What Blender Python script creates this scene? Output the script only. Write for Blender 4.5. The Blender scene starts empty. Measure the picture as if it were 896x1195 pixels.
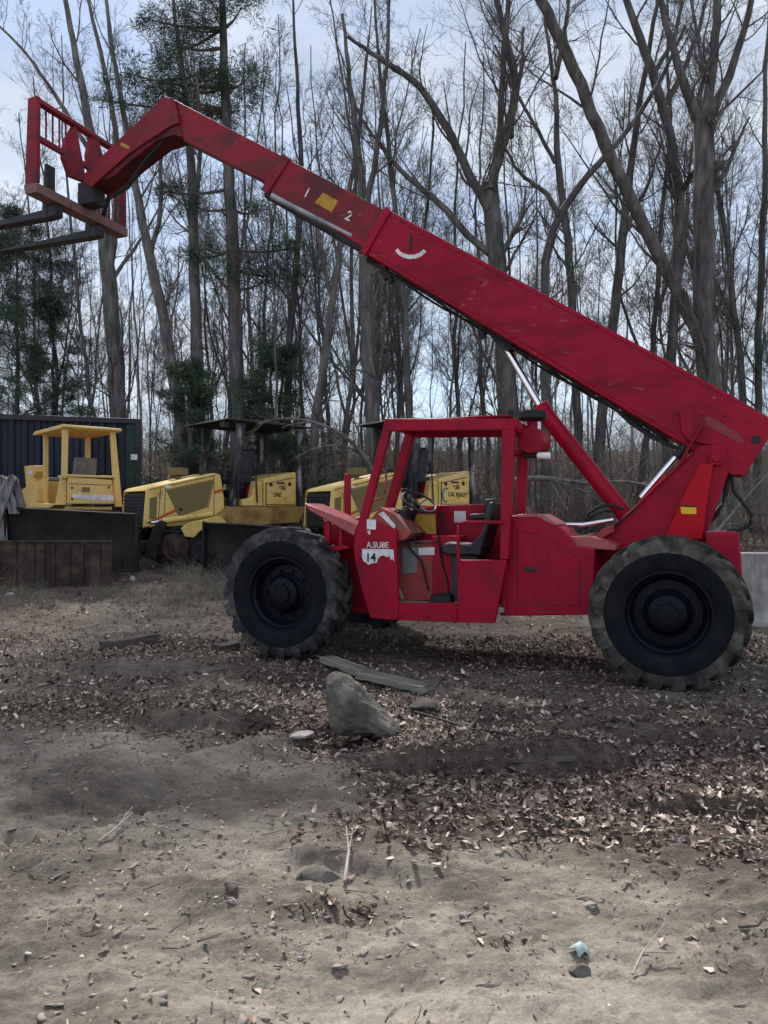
import bpy, math, random
import numpy as np
from mathutils import Vector, Matrix

random.seed(7)
rng = np.random.default_rng(11)
sc = bpy.context.scene
COL = sc.collection
PI = math.pi
R = math.radians

# ------------------------------------------------------------------ camera
FPX, CX, HY, CH = 903.0, 448.0, 605.0, 1.5      # focal length in photo pixels, centre column, horizon row, eye height
cam = bpy.data.cameras.new('camera')
cam.sensor_fit = 'VERTICAL'
cam.sensor_height = 36.0
cam.lens = 36.0 * FPX / 1195.0
cam.shift_y = (HY - 597.5) / 1195.0
cam.clip_end = 2000
cam.clip_start = 0.05
camo = bpy.data.objects.new('camera', cam)
COL.objects.link(camo)
camo.location = (0, 0, CH)
camo.rotation_euler = (R(90), 0, 0)
sc.camera = camo


def W(px, py, Y):
    """photo pixel at distance Y -> world point"""
    return Vector(((px - CX) / FPX * Y, Y, CH + (HY - py) / FPX * Y))


class Frame:
    """a thing's own axes: x along the machine, y away from the viewer, z up"""
    def __init__(s, O, th):
        s.O = np.array(O, float)
        s.th = th
        s.u = np.array((math.cos(th), math.sin(th), 0))
        s.v = np.array((-math.sin(th), math.cos(th), 0))

    def at(s, px, py, y=None, x=None):
        d = np.array(((px - CX) / FPX, 1.0, (HY - py) / FPX))
        c = np.array((0, 0, CH))
        n, k = (s.v, y) if y is not None else (s.u, x)
        t = (k - (c - s.O) @ n) / (d @ n)
        p = c + t * d - s.O
        return (float(p @ s.u), float(p @ s.v), float(p[2]))

    def xz(s, pts, y):
        return [(q[0], q[2]) for q in (s.at(a, b, y=y) for a, b in pts)]

    def yz(s, pts, x):
        return [(q[1], q[2]) for q in (s.at(a, b, x=x) for a, b in pts)]


# ------------------------------------------------------------------ mesh builder
class MB:
    def __init__(s):
        s.v, s.f, s.m = [], [], []

    def add(s, vs, fs, mi=0):
        o = len(s.v)
        s.v += [tuple(p) for p in vs]
        for f in fs:
            s.f.append(tuple(i + o for i in f))
            s.m.append(mi)
        return s

    def prism(s, poly, y0, y1, mi=0, axis='y'):
        n = len(poly)
        if axis == 'y':
            a = [(x, y0, z) for x, z in poly]; b = [(x, y1, z) for x, z in poly]
        elif axis == 'x':
            a = [(y0, x, z) for x, z in poly]; b = [(y1, x, z) for x, z in poly]
        else:
            a = [(x, z, y0) for x, z in poly]; b = [(x, z, y1) for x, z in poly]
        fs = [tuple(range(n)), tuple(range(2 * n - 1, n - 1, -1))]
        fs += [(i, i + n, (i + 1) % n + n, (i + 1) % n) for i in range(n)]
        return s.add(a + b, fs, mi)

    def box(s, x0, x1, y0, y1, z0, z1, mi=0):
        return s.prism([(x0, z0), (x1, z0), (x1, z1), (x0, z1)], y0, y1, mi)

    def bar(s, p0, p1, w, h=None, mi=0, up=(0, 0, 1)):
        h = h or w
        p0, p1 = Vector(p0), Vector(p1)
        d = (p1 - p0).normalized()
        upv = Vector(up)
        if abs(d.dot(upv)) > .95:
            upv = Vector((0, 1, 0))
        a = d.cross(upv).normalized() * (w / 2)
        b = a.cross(d).normalized() * (h / 2)
        vs = [p + i * a + j * b for p in (p0, p1) for i, j in ((-1, -1), (1, -1), (1, 1), (-1, 1))]
        return s.add(vs, [(3, 2, 1, 0), (4, 5, 6, 7), (0, 1, 5, 4), (1, 2, 6, 5), (2, 3, 7, 6), (3, 0, 4, 7)], mi)

    def tube(s, pts, r, n=8, mi=0, caps=True):
        pts = [Vector(p) for p in pts]
        m = len(pts)
        rs = r if isinstance(r, (list, tuple)) else [r] * m
        ref = Vector((0.31, 0.17, 0.93)).normalized()
        vs = []
        for i, p in enumerate(pts):
            t = (pts[min(i + 1, m - 1)] - pts[max(i - 1, 0)]).normalized()
            rr = ref if abs(t.dot(ref)) < .97 else Vector((1, 0, 0))
            a = t.cross(rr).normalized()
            b = t.cross(a).normalized()
            for k in range(n):
                an = 2 * PI * k / n
                vs.append(p + (a * math.cos(an) + b * math.sin(an)) * rs[i])
        fs = [(i * n + k, i * n + (k + 1) % n, (i + 1) * n + (k + 1) % n, (i + 1) * n + k) for i in range(m - 1) for k in range(n)]
        if caps:
            fs += [tuple(range(n - 1, -1, -1)), tuple((m - 1) * n + k for k in range(n))]
        return s.add(vs, fs, mi)

    def lathe(s, prof, c, n=48, mi=None):
        """profile of (y, r), turned about the y axis through c"""
        vs, fs = [], []
        for y, r in prof:
            for k in range(n):
                a = 2 * PI * k / n
                vs.append((c[0] + r * math.cos(a), c[1] + y, c[2] + r * math.sin(a)))
        o = len(s.v)
        s.v += vs
        for i in range(len(prof) - 1):
            for k in range(n):
                s.f.append((o + i * n + k, o + i * n + (k + 1) % n, o + (i + 1) * n + (k + 1) % n, o + (i + 1) * n + k))
                s.m.append(mi[i] if mi else 0)
        return s

    def build(s, name, mats, parent=None, bevel=0, smooth=True, kind=None):
        me = bpy.data.meshes.new(name)
        me.from_pydata(s.v, [], s.f)
        me.validate()
        mats = mats if isinstance(mats, (list, tuple)) else [mats]
        for m in mats:
            me.materials.append(m)
        if len(mats) > 1:
            me.polygons.foreach_set('material_index', s.m[:len(me.polygons)])
        import bmesh
        bm = bmesh.new(); bm.from_mesh(me)
        bmesh.ops.recalc_face_normals(bm, faces=bm.faces)
        bm.to_mesh(me); bm.free()
        if smooth:
            me.polygons.foreach_set('use_smooth', [True] * len(me.polygons))
            me.set_sharp_from_angle(angle=R(38))
        o = bpy.data.objects.new(name, me)
        COL.objects.link(o)
        if parent is not None:
            o.parent = parent
        if bevel:
            b = o.modifiers.new('bevel', 'BEVEL')
            b.width = bevel; b.segments = 2; b.limit_method = 'ANGLE'; b.angle_limit = R(40)
        if kind:
            o['kind'] = kind
        return o


def np_mesh(name, V, Q, mats, parent=None, smooth=True, colors=None):
    V = np.asarray(V, np.float32); Q = np.asarray(Q, np.int32)
    k = Q.shape[1]
    me = bpy.data.meshes.new(name)
    me.vertices.add(len(V)); me.vertices.foreach_set('co', V.ravel())
    me.loops.add(Q.size); me.loops.foreach_set('vertex_index', Q.ravel())
    me.polygons.add(len(Q))
    me.polygons.foreach_set('loop_start', np.arange(0, Q.size, k, dtype=np.int32))
    me.update(calc_edges=True)
    if smooth:
        me.polygons.foreach_set('use_smooth', np.ones(len(Q), bool))
    for m in (mats if isinstance(mats, (list, tuple)) else [mats]):
        me.materials.append(m)
    if colors is not None:
        a = me.attributes.new('tint', 'FLOAT', 'POINT')
        a.data.foreach_set('value', np.asarray(colors, np.float32))
    o = bpy.data.objects.new(name, me)
    COL.objects.link(o)
    if parent is not None:
        o.parent = parent
    return o


def empty(name, loc, th=0):
    o = bpy.data.objects.new(name, None)
    o.empty_display_size = .2
    COL.objects.link(o)
    o.location = loc; o.rotation_euler = (0, 0, th)
    return o


def tag(o, label, cat, group=None):
    o['label'] = label; o['category'] = cat
    if group:
        o['group'] = group
    return o


# ------------------------------------------------------------------ materials
def lin(c):
    return tuple((x / 255 / 12.92 if x / 255 <= .04045 else ((x / 255 + .055) / 1.055) ** 2.4) for x in c) + (1,)


def mat(name, cols, rough=.6, scale=6., stretch=(1, 1, 1), detail=6, bump=.0, bscale=40., metal=0., spec=.28, lo=.35, hi=.65, dirt=None, dirt_scale=2.5, dirt_lo=.55, dirt_hi=.75, streak=None, wear=None, wear_scale=20, wear_lo=.63, wear_hi=.68):
    """procedural surface: cols mixed by noise, optional dirt of its own colour and shape, fine bump"""
    m = bpy.data.materials.new(name)
    m.use_nodes = True
    nt = m.node_tree; N = nt.nodes; L = nt.links
    b = N['Principled BSDF']
    b.inputs['Roughness'].default_value = rough
    b.inputs['Metallic'].default_value = metal
    b.inputs['Specular IOR Level'].default_value = spec
    tc = N.new('ShaderNodeTexCoord')
    mp = N.new('ShaderNodeMapping'); mp.inputs['Scale'].default_value = stretch
    L.new(tc.outputs['Object'], mp.inputs['Vector'])
    nz = N.new('ShaderNodeTexNoise'); nz.inputs['Scale'].default_value = scale; nz.inputs['Detail'].default_value = detail
    nz.inputs['Roughness'].default_value = .62
    L.new(mp.outputs[0], nz.inputs['Vector'])
    rp = N.new('ShaderNodeValToRGB')
    L.new(nz.outputs['Fac'], rp.inputs['Fac'])
    el = rp.color_ramp.elements
    el[0].position = lo; el[0].color = cols[0]
    el[1].position = hi; el[1].color = cols[-1]
    for i, c in enumerate(cols[1:-1]):
        e = el.new(lo + (hi - lo) * (i + 1) / (len(cols) - 1)); e.color = c
    out = rp.outputs['Color']
    if dirt is not None:
        n2 = N.new('ShaderNodeTexNoise'); n2.inputs['Scale'].default_value = dirt_scale; n2.inputs['Detail'].default_value = 9
        n2.inputs['Roughness'].default_value = .7
        m2 = N.new('ShaderNodeMapping'); m2.inputs['Scale'].default_value = streak or (1, 1, 1); m2.inputs['Location'].default_value = (3.1, 1.7, 9.2)
        L.new(tc.outputs['Object'], m2.inputs['Vector']); L.new(m2.outputs[0], n2.inputs['Vector'])
        mr = N.new('ShaderNodeMapRange'); mr.inputs['From Min'].default_value = dirt_lo; mr.inputs['From Max'].default_value = dirt_hi
        L.new(n2.outputs['Fac'], mr.inputs['Value'])
        mx = N.new('ShaderNodeMix'); mx.data_type = 'RGBA'
        L.new(mr.outputs[0], mx.inputs['Factor']); L.new(out, mx.inputs['A']); mx.inputs['B'].default_value = dirt
        out = mx.outputs['Result']
        ma = N.new('ShaderNodeMapRange'); ma.inputs['To Min'].default_value = rough; ma.inputs['To Max'].default_value = .9
        L.new(mr.outputs[0], ma.inputs['Value']); L.new(ma.outputs[0], b.inputs['Roughness'])
    if wear is not None:
        n4 = N.new('ShaderNodeTexNoise'); n4.inputs['Scale'].default_value = wear_scale; n4.inputs['Detail'].default_value = 10
        n4.inputs['Roughness'].default_value = .68; n4.inputs['Distortion'].default_value = .6
        m4 = N.new('ShaderNodeMapping'); m4.inputs['Location'].default_value = (7.3, 2.2, 4.1); m4.inputs['Scale'].default_value = (.55, 1, 1.25)
        L.new(tc.outputs['Object'], m4.inputs['Vector']); L.new(m4.outputs[0], n4.inputs['Vector'])
        w4 = N.new('ShaderNodeMapRange'); w4.inputs['From Min'].default_value = wear_lo; w4.inputs['From Max'].default_value = wear_hi
        w4.inputs['To Max'].default_value = .85
        L.new(n4.outputs['Fac'], w4.inputs['Value'])
        x4 = N.new('ShaderNodeMix'); x4.data_type = 'RGBA'
        L.new(w4.outputs[0], x4.inputs['Factor']); L.new(out, x4.inputs['A']); x4.inputs['B'].default_value = wear
        out = x4.outputs['Result']
    L.new(out, b.inputs['Base Color'])
    if bump:
        n3 = N.new('ShaderNodeTexNoise'); n3.inputs['Scale'].default_value = bscale; n3.inputs['Detail'].default_value = 6
        L.new(mp.outputs[0], n3.inputs['Vector'])
        bp = N.new('ShaderNodeBump'); bp.inputs['Strength'].default_value = bump; bp.inputs['Distance'].default_value = .02
        L.new(n3.outputs['Fac'], bp.inputs['Height']); L.new(bp.outputs[0], b.inputs['Normal'])
    return m


def c3(r, g, b):
    return (r, g, b, 1)


M = {}
M['red'] = mat('red_paint', [c3(.215, .0008, .014), c3(.30, .001, .020), c3(.25, .002, .021)], .45, 1.6, spec=.16, wear=c3(.09, .04, .04), wear_scale=9, wear_lo=.64, wear_hi=.70, dirt=c3(.10, .012, .020), dirt_scale=2.6, dirt_lo=.50, streak=(1, 1, .55), dirt_hi=.8, bump=.03, bscale=9)
M['red_boom'] = mat('sun_faded_boom_paint', [c3(.19, .001, .015), c3(.27, .0015, .021), c3(.23, .004, .022)], .48, .9, spec=.16, wear=c3(.27, .075, .085), wear_scale=11, wear_lo=.605, wear_hi=.68, dirt=c3(.085, .010, .018), dirt_scale=1.7, dirt_lo=.48, dirt_hi=.72, streak=(.5, 1, 2.4), bump=.04, bscale=7)
M['red_fresh'] = mat('bright_red_paint', [c3(.34, .001, .008), c3(.40, .0015, .010)], .42, 1.5, spec=.15, dirt=c3(.2, .008, .014), dirt_lo=.62, dirt_hi=.8, bump=.03, bscale=9)
M['red_faded'] = mat('faded_red_paint', [c3(.16, .008, .017), c3(.23, .011, .022), c3(.10, .014, .02)], .55, 2.2, spec=.2, wear=c3(.16, .12, .11), wear_scale=8, wear_lo=.63, wear_hi=.70, dirt=c3(.055, .032, .034), dirt_scale=2.0, dirt_lo=.46, dirt_hi=.7, streak=(.6, 1, 2.2), bump=.05, bscale=14)
M['red_worn'] = mat('worn_red_paint', [c3(.24, .03, .028), c3(.30, .05, .045), c3(.12, .06, .05)], .65, 3, dirt=c3(.13, .09, .075), dirt_scale=4, dirt_lo=.5, dirt_hi=.68, bump=.08, bscale=20)
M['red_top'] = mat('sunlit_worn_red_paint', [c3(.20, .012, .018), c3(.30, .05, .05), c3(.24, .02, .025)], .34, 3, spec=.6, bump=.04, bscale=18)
M['beam'] = mat('weathered_beam_paint', [c3(.14, .075, .068), c3(.19, .10, .09), c3(.09, .065, .06)], .75, 4, bump=.1)
M['dull_steel'] = mat('dull_grey_steel', [c3(.16, .16, .17), c3(.34, .34, .36)], .45, 4, metal=.6)
M['shaded_grimy_red'] = mat('shaded_grimy_dark_red', [c3(.035, .008, .012), c3(.08, .010, .016), c3(.12, .012, .018)], .7, 3, bump=.06)  # shade of the gooseneck's underside put into the colour, over grime
M['black'] = mat('black_rubber', [c3(.008, .008, .010), c3(.018, .018, .020)], .6, 8, bump=.05)
M['dark_metal'] = mat('dark_metal', [c3(.012, .013, .018), c3(.03, .03, .034)], .55, 5, dirt=c3(.06, .05, .045), dirt_lo=.6, bump=.05)
M['rim'] = mat('navy_black_rim_paint', [c3(.0015, .002, .006), c3(.003, .004, .010)], .5, 4, spec=.15, dirt=c3(.010, .010, .012), dirt_lo=.6, dirt_hi=.8, bump=.04)
M['sidewall'] = mat('tyre_sidewall', [c3(.0025, .003, .0065), c3(.0045, .0055, .010), c3(.010, .010, .013)], .75, 5, bump=.12, bscale=30, spec=.15)
M['tread'] = mat('tyre_tread', [c3(.014, .014, .014), c3(.030, .029, .028), c3(.085, .081, .075)], .85, 5, bump=.3, bscale=30)
M['tread_mud'] = mat('muddy_tyre_tread', [c3(.018, .017, .017), c3(.05, .046, .041), c3(.115, .105, .09)], .95, 4.5, spec=.1, bump=.35, bscale=26)
M['chrome'] = mat('chrome', [c3(.7, .71, .74), c3(.8, .8, .82)], .16, 3, metal=1.)
M['white'] = mat('white_sticker', [c3(.5, .49, .49), c3(.68, .68, .69)], .55, 9, wear=c3(.22, .09, .09), wear_scale=26, wear_lo=.58, wear_hi=.66)
M['yellow_sticker'] = mat('yellow_sticker', [c3(.62, .36, .01), c3(.7, .42, .02)], .5, 5)
M['yellow_dull'] = mat('dull_yellow_label', [c3(.33, .19, .015), c3(.40, .24, .03)], .6, 6, wear=c3(.13, .05, .03), wear_scale=24, wear_lo=.56, wear_hi=.64)
M['ink'] = mat('black_ink', [c3(.01, .01, .012), c3(.016, .016, .018)], .6, 5)
M['seat'] = mat('black_vinyl', [c3(.012, .013, .018), c3(.025, .026, .032)], .45, 6, bump=.05)
M['seat_worn'] = mat('grey_worn_vinyl', [c3(.10, .10, .105), c3(.2, .2, .2)], .5, 6, bump=.05)
M['grey_panel'] = mat('grey_panel', [c3(.13, .145, .165), c3(.18, .19, .21)], .5, 4)
M['floor_dirt'] = mat('dusty_floor_plate', [c3(.2, .17, .14), c3(.34, .30, .26)], .9, 9, bump=.2)
M['cat'] = mat('faded_yellow_paint', [c3(.58, .385, .10), c3(.68, .465, .14), c3(.64, .47, .2)], .5, 3, wear=c3(.12, .07, .04), wear_scale=9, wear_lo=.61, wear_hi=.67, dirt=c3(.2, .12, .05), dirt_scale=3, dirt_lo=.56, dirt_hi=.74, bump=.04, bscale=12)
M['tan'] = mat('tan_yellow_paint', [c3(.58, .38, .13), c3(.66, .45, .17)], .55, 3, wear=c3(.14, .09, .05), wear_scale=9, wear_lo=.62, wear_hi=.68, dirt=c3(.22, .14, .07), dirt_lo=.6, dirt_hi=.78, bump=.04, bscale=12)
M['mesh_panel'] = mat('perforated_panel', [c3(.11, .085, .03), c3(.2, .155, .06)], .7, 90, lo=.45, hi=.55)
M['stripe'] = mat('red_stripe', [c3(.36, .06, .02), c3(.42, .09, .03)], .55, 5)
M['rust'] = mat('rusty_steel', [c3(.022, .016, .014), c3(.042, .029, .023), c3(.08, .055, .042)], .9, 4, bump=.25, bscale=25)
M['blade'] = mat('dark_worn_blade_steel', [c3(.012, .011, .011), c3(.022, .019, .018), c3(.036, .028, .024)], .8, 2.5, spec=.15, dirt=c3(.06, .042, .032), dirt_lo=.58, bump=.12, bscale=15)
M['post_peel'] = mat('peeling_black_and_silver_paint', [c3(.015, .015, .018), c3(.03, .03, .035), c3(.25, .26, .28)], .5, 4, stretch=(1, 1, .35), lo=.4, hi=.62)
M['container'] = mat('dark_navy_container_paint', [c3(.006, .008, .014), c3(.010, .014, .03), c3(.010, .018, .045)], .6, .55, lo=.42, hi=.7, dirt=c3(.03, .026, .024), dirt_lo=.56, dirt_hi=.75, streak=(1, 1, .25), bump=.05)
M['green_panel'] = mat('dark_green_paint', [c3(.008, .03, .02), c3(.012, .04, .026)], .6, 3)
M['bark'] = mat('grey_brown_bark', [c3(.040, .036, .034), c3(.078, .071, .067), c3(.135, .124, .116)], .9, 7, stretch=(1, 1, .22), bump=.7, bscale=16)
M['bark_pale'] = mat('pale_grey_bark', [c3(.06, .055, .052), c3(.11, .101, .095), c3(.18, .167, .156)], .9, 7, stretch=(1, 1, .22), bump=.6, bscale=16)
M['twig'] = mat('twig_bark', [c3(.06, .053, .049), c3(.11, .099, .092)], .9, 3)
M['twig_hazed'] = mat('haze_paled_twig_bark', [c3(.13, .124, .124), c3(.21, .2, .198)], .9, .6)  # far twigs made paler, aerial haze put into the bark colour
M['brush'] = mat('grey_brown_brush', [c3(.065, .054, .046), c3(.12, .102, .088), c3(.2, .172, .15)], .9, .6)
M['pine'] = mat('pine_needles', [c3(.022, .045, .028), c3(.04, .07, .042), c3(.06, .095, .058)], .7, 1.5)
M['rock'] = mat('grey_brown_rock', [c3(.062, .055, .045), c3(.108, .097, .081), c3(.17, .153, .128)], .9, 5, bump=.5, bscale=22, dirt=c3(.12, .085, .06), dirt_lo=.55, dirt_hi=.8)
M['stone'] = mat('pale_stone', [c3(.3, .285, .26), c3(.46, .44, .41)], .9, 8, bump=.3)
M['wood'] = mat('weathered_wood', [c3(.09, .082, .068), c3(.17, .155, .13), c3(.26, .24, .205)], .9, 5, stretch=(.35, 4, 4), bump=.4, bscale=20)
M['wood_dark'] = mat('dark_rotten_wood', [c3(.03, .026, .022), c3(.07, .06, .05), c3(.12, .105, .09)], .9, 5, stretch=(.35, 4, 4), bump=.5, bscale=20)
M['wood_mid'] = mat('brown_rotten_wood', [c3(.05, .042, .035), c3(.085, .073, .061), c3(.14, .12, .1)], .9, 5, stretch=(.35, 4, 4), bump=.5, bscale=20)
M['slab_grey'] = mat('silvery_split_wood', [c3(.06, .058, .055), c3(.14, .135, .128), c3(.25, .245, .235)], .9, 5, stretch=(3, 3, .3), bump=.6, bscale=20)
M['concrete'] = mat('old_concrete', [c3(.2, .195, .18), c3(.29, .28, .26), c3(.36, .35, .33)], .9, 4, bump=.2, bscale=50, dirt=c3(.14, .12, .1), dirt_lo=.55, streak=(2, 2, .4))
M['grass'] = mat('dry_grass', [c3(.14, .122, .09), c3(.22, .195, .15), c3(.105, .105, .065)], .9, .9)
M['plastic_scrap'] = mat('pale_blue_scrap', [c3(.22, .29, .28), c3(.38, .45, .43)], .5, 12)
M['glass_bottle'] = mat('white_filter_can', [c3(.7, .7, .72), c3(.8, .8, .8)], .35, 5)
M['cable'] = M['black']


def tint_material(name, cols, rough=.85):
    m = bpy.data.materials.new(name); m.use_nodes = True
    N = m.node_tree.nodes; L = m.node_tree.links
    b = N['Principled BSDF']; b.inputs['Roughness'].default_value = rough; b.inputs['Specular IOR Level'].default_value = .25
    at = N.new('ShaderNodeAttribute'); at.attribute_name = 'tint'
    rp = N.new('ShaderNodeValToRGB'); L.new(at.outputs['Fac'], rp.inputs['Fac'])
    el = rp.color_ramp.elements
    el[0].color = cols[0]; el[1].color = cols[-1]
    for i, c in enumerate(cols[1:-1]):
        e = el.new((i + 1) / (len(cols) - 1)); e.color = c
    nz = N.new('ShaderNodeTexNoise'); nz.inputs['Scale'].default_value = 60
    tc = N.new('ShaderNodeTexCoord'); L.new(tc.outputs['Object'], nz.inputs['Vector'])
    mr = N.new('ShaderNodeMapRange'); mr.inputs['To Min'].default_value = .7; mr.inputs['To Max'].default_value = 1.3
    L.new(nz.outputs['Fac'], mr.inputs['Value'])
    mx = N.new('ShaderNodeMix'); mx.data_type = 'RGBA'; mx.blend_type = 'MULTIPLY'; mx.inputs['Factor'].default_value = 1
    L.new(rp.outputs['Color'], mx.inputs['A']); L.new(mr.outputs[0], mx.inputs['B'])
    L.new(mx.outputs['Result'], b.inputs['Base Color'])
    return m


M['leaf'] = tint_material('dead_leaves', rough=.6, cols= [c3(.032, .021, .016), c3(.075, .046, .035), c3(.14, .09, .07), c3(.27, .195, .155), c3(.55, .46, .39)])
M['pebble'] = tint_material('pebbles_and_clods', [c3(.11, .096, .082), c3(.165, .145, .122), c3(.22, .2, .17), c3(.38, .36, .33)])
M['stick'] = tint_material('dead_sticks', [c3(.05, .042, .036), c3(.14, .12, .1), c3(.33, .29, .25)])


# ------------------------------------------------------------------ noise and terrain
def _h(ix, iy, seed):
    n = (ix.astype(np.int64) * 374761393 + iy.astype(np.int64) * 668265263 + seed * 1442695041) & 0x7fffffff
    n = ((n ^ (n >> 13)) * 1274126177) & 0x7fffffff
    n = (n ^ (n >> 16)) & 0xffff
    return n / 65535.0


def vnoise(x, y, seed=0):
    ix = np.floor(x); iy = np.floor(y)
    fx = x - ix; fy = y - iy
    fx = fx * fx * fx * (fx * (fx * 6 - 15) + 10); fy = fy * fy * fy * (fy * (fy * 6 - 15) + 10)
    a = _h(ix, iy, seed); b = _h(ix + 1, iy, seed); c = _h(ix, iy + 1, seed); d = _h(ix + 1, iy + 1, seed)
    return (a + (b - a) * fx) * (1 - fy) + (c + (d - c) * fx) * fy


def fbm(x, y, o=4, seed=0):
    s = 0; a = .5; t = 0
    for i in range(o):
        ca, sa = math.cos(.6 * i + .3), math.sin(.6 * i + .3)
        s = s + a * vnoise((x * ca - y * sa) * 2 ** i, (x * sa + y * ca) * 2 ** i, seed + i * 17)
        t += a; a *= .5
    return s / t - .5          # about -.5 .. .5


def sstep(a, b, x):
    t = np.clip((x - a) / (b - a), 0, 1)
    return t * t * (3 - 2 * t)


_KY = [-60, 8.6, 10, 12, 14, 17, 22, 30, 45, 70, 120, 600]
_KZ = [0, 0, .09, .34, .60, .85, 1.35, 2.4, 4.4, 7.4, 12, 20]


def base_h(x, y):
    return np.interp(y, _KY, _KZ)


# ledges of earth broken by the machines' tracks: (x0, x1, row of the edge, drop)
LEDGES = [(-.15, 1.7, 4.78, .12), (.9, 3.0, 5.4, .07), (-1.95, -.75, 5.75, .07), (-.5, .2, 3.42, .045), (-3.2, -1.4, 7.6, .06), (1.2, 3.2, 4.2, .05)]
# the flat of the wheels' stand
TFR = Frame((-1.0, 8.1, 0), R(-22.03))


def height(x, y, fine=True):
    x = np.asarray(x, float); y = np.asarray(y, float)
    h = base_h(x, y)
    far = sstep(16, 30, y)
    n = .10 * fbm(x * .55, y * .55, 3, 3) + .065 * fbm(x * 1.7 + .3 * y, y * 2.1, 4, 31)
    rid = np.abs(fbm(x * 1.1 - y * .5, y * 2.6 + x * .8, 3, 57))
    n = n - .09 * (np.minimum(rid, .2) - .1)
    if fine:
        rg2 = np.abs(fbm(x * 3.1 + y * 1.2, y * 6.5, 4, 63))
        n = n + .05 * fbm(x * 5, y * 8, 4, 5) - .05 * np.minimum(rg2, .16) + .022 * fbm(x * 19, y * 24, 3, 9)
    # two ruts pressed by a lugged tyre, running from the left foreground towards the boulder
    ux, uy = .722, .692
    for off in (0, .62):
        al = (x + 2.3) * ux + (y - 3.3) * uy
        dd = -(x + 2.3) * uy + (y - 3.3) * ux - off + .12 * np.sin(al * 1.4)
        win = sstep(-.6, .4, al) * (1 - sstep(2.6, 3.6, al))
        n = n + win * (-.045 * np.exp(-(dd / .17) ** 2) * (1 + .35 * np.sin(al * 30 + np.abs(dd) * 22)) + .03 * np.exp(-((np.abs(dd) - .3) / .1) ** 2))
    # calm where the wheels stand
    lx = (x - TFR.O[0]) * TFR.u[0] + (y - TFR.O[1]) * TFR.u[1]
    ly = (x - TFR.O[0]) * TFR.v[0] + (y - TFR.O[1]) * TFR.v[1]
    q = np.maximum(np.abs(lx - 1.8) - 2.6, np.abs(ly - 1.1) - 1.6)
    calm = .3 + .7 * sstep(-.5, .8, q)
    h = h + n * calm * (1 + 3 * far)
    for x0, x1, ye, dr in LEDGES:
        xm, hw = (x0 + x1) / 2, (x1 - x0) / 2
        win = 1 - sstep(.6, 1.15, np.abs(x - xm) / hw)
        e = ye + .5 * fbm(x * 1.3, y * 0 + 1, 4, int(ye * 10))
        t = y - e
        h = h + dr * win * (sstep(-.05, .06, t) * (1 - sstep(.1, 1.1, t)) - .45 * sstep(-.5, -.02, t) * (1 - sstep(-.03, .05, t)))
    # mound the big stone sits in
    h = h - .05 * np.exp(-(((x + .05) / .55) ** 2 + ((y - 5.1) / .35) ** 2))
    return h


def hz(x, y):
    return float(height(np.array([x]), np.array([y]))[0])


def G(px, py):
    """photo pixel -> point on the ground"""
    lo, hi = 1.2, 40.0
    q = None
    for n in (600, 60, 60):
        Y = np.geomspace(lo, hi, n)
        X = (px - CX) / FPX * Y; Z = CH + (HY - py) / FPX * Y
        below = np.nonzero(Z <= height(X, Y))[0]
        if not len(below):
            break
        k = below[0]; q = Y[k]
        lo, hi = Y[max(k - 1, 0)], Y[k]
        if hi <= lo: break
    Yq = 20.0 if q is None else float(q)
    x = (px - CX) / FPX * Yq
    return Vector((x, Yq, hz(x, Yq)))


def litter(x, y):
    """0..1: how much leaf litter lies here"""
    ye = np.interp(x, [-3, -1, -.35, .05, .4, 2, 4], [5.5, 5.2, 4.7, 3.6, 3.4, 3.45, 3.5])
    a = sstep(-.3, .35, y - ye + .9 * fbm(x * 1.2, y * 1.2, 4, 77))
    p = sstep(-.12, .16, fbm(x * .8 + 4, y * 1.1, 4, 91))
    right = sstep(-.5, .8, x) * (1 - sstep(5.2, 6.6, y))
    sp = 0
    for cx_, cy_, cr_ in ((-.34, 3.0, .13), (-.1, 2.97, .12), (.03, 3.75, .35), (.12, 3.55, .2), (.42, 2.75, .1)):
        sp = sp + np.exp(-(((x - cx_) / cr_) ** 2 + ((y - cy_) / (cr_ * .7)) ** 2))
    return np.clip(a * (.42 + .55 * p + .5 * right) + .8 * sp * (.4 + 1.2 * np.abs(fbm(x * 7, y * 7, 2, 8)) * 4), 0, 1)


def spacing(a, b, f):
    out = [a]
    while out[-1] < b:
        out.append(out[-1] + f(out[-1]))
    return np.array(out)


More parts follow.
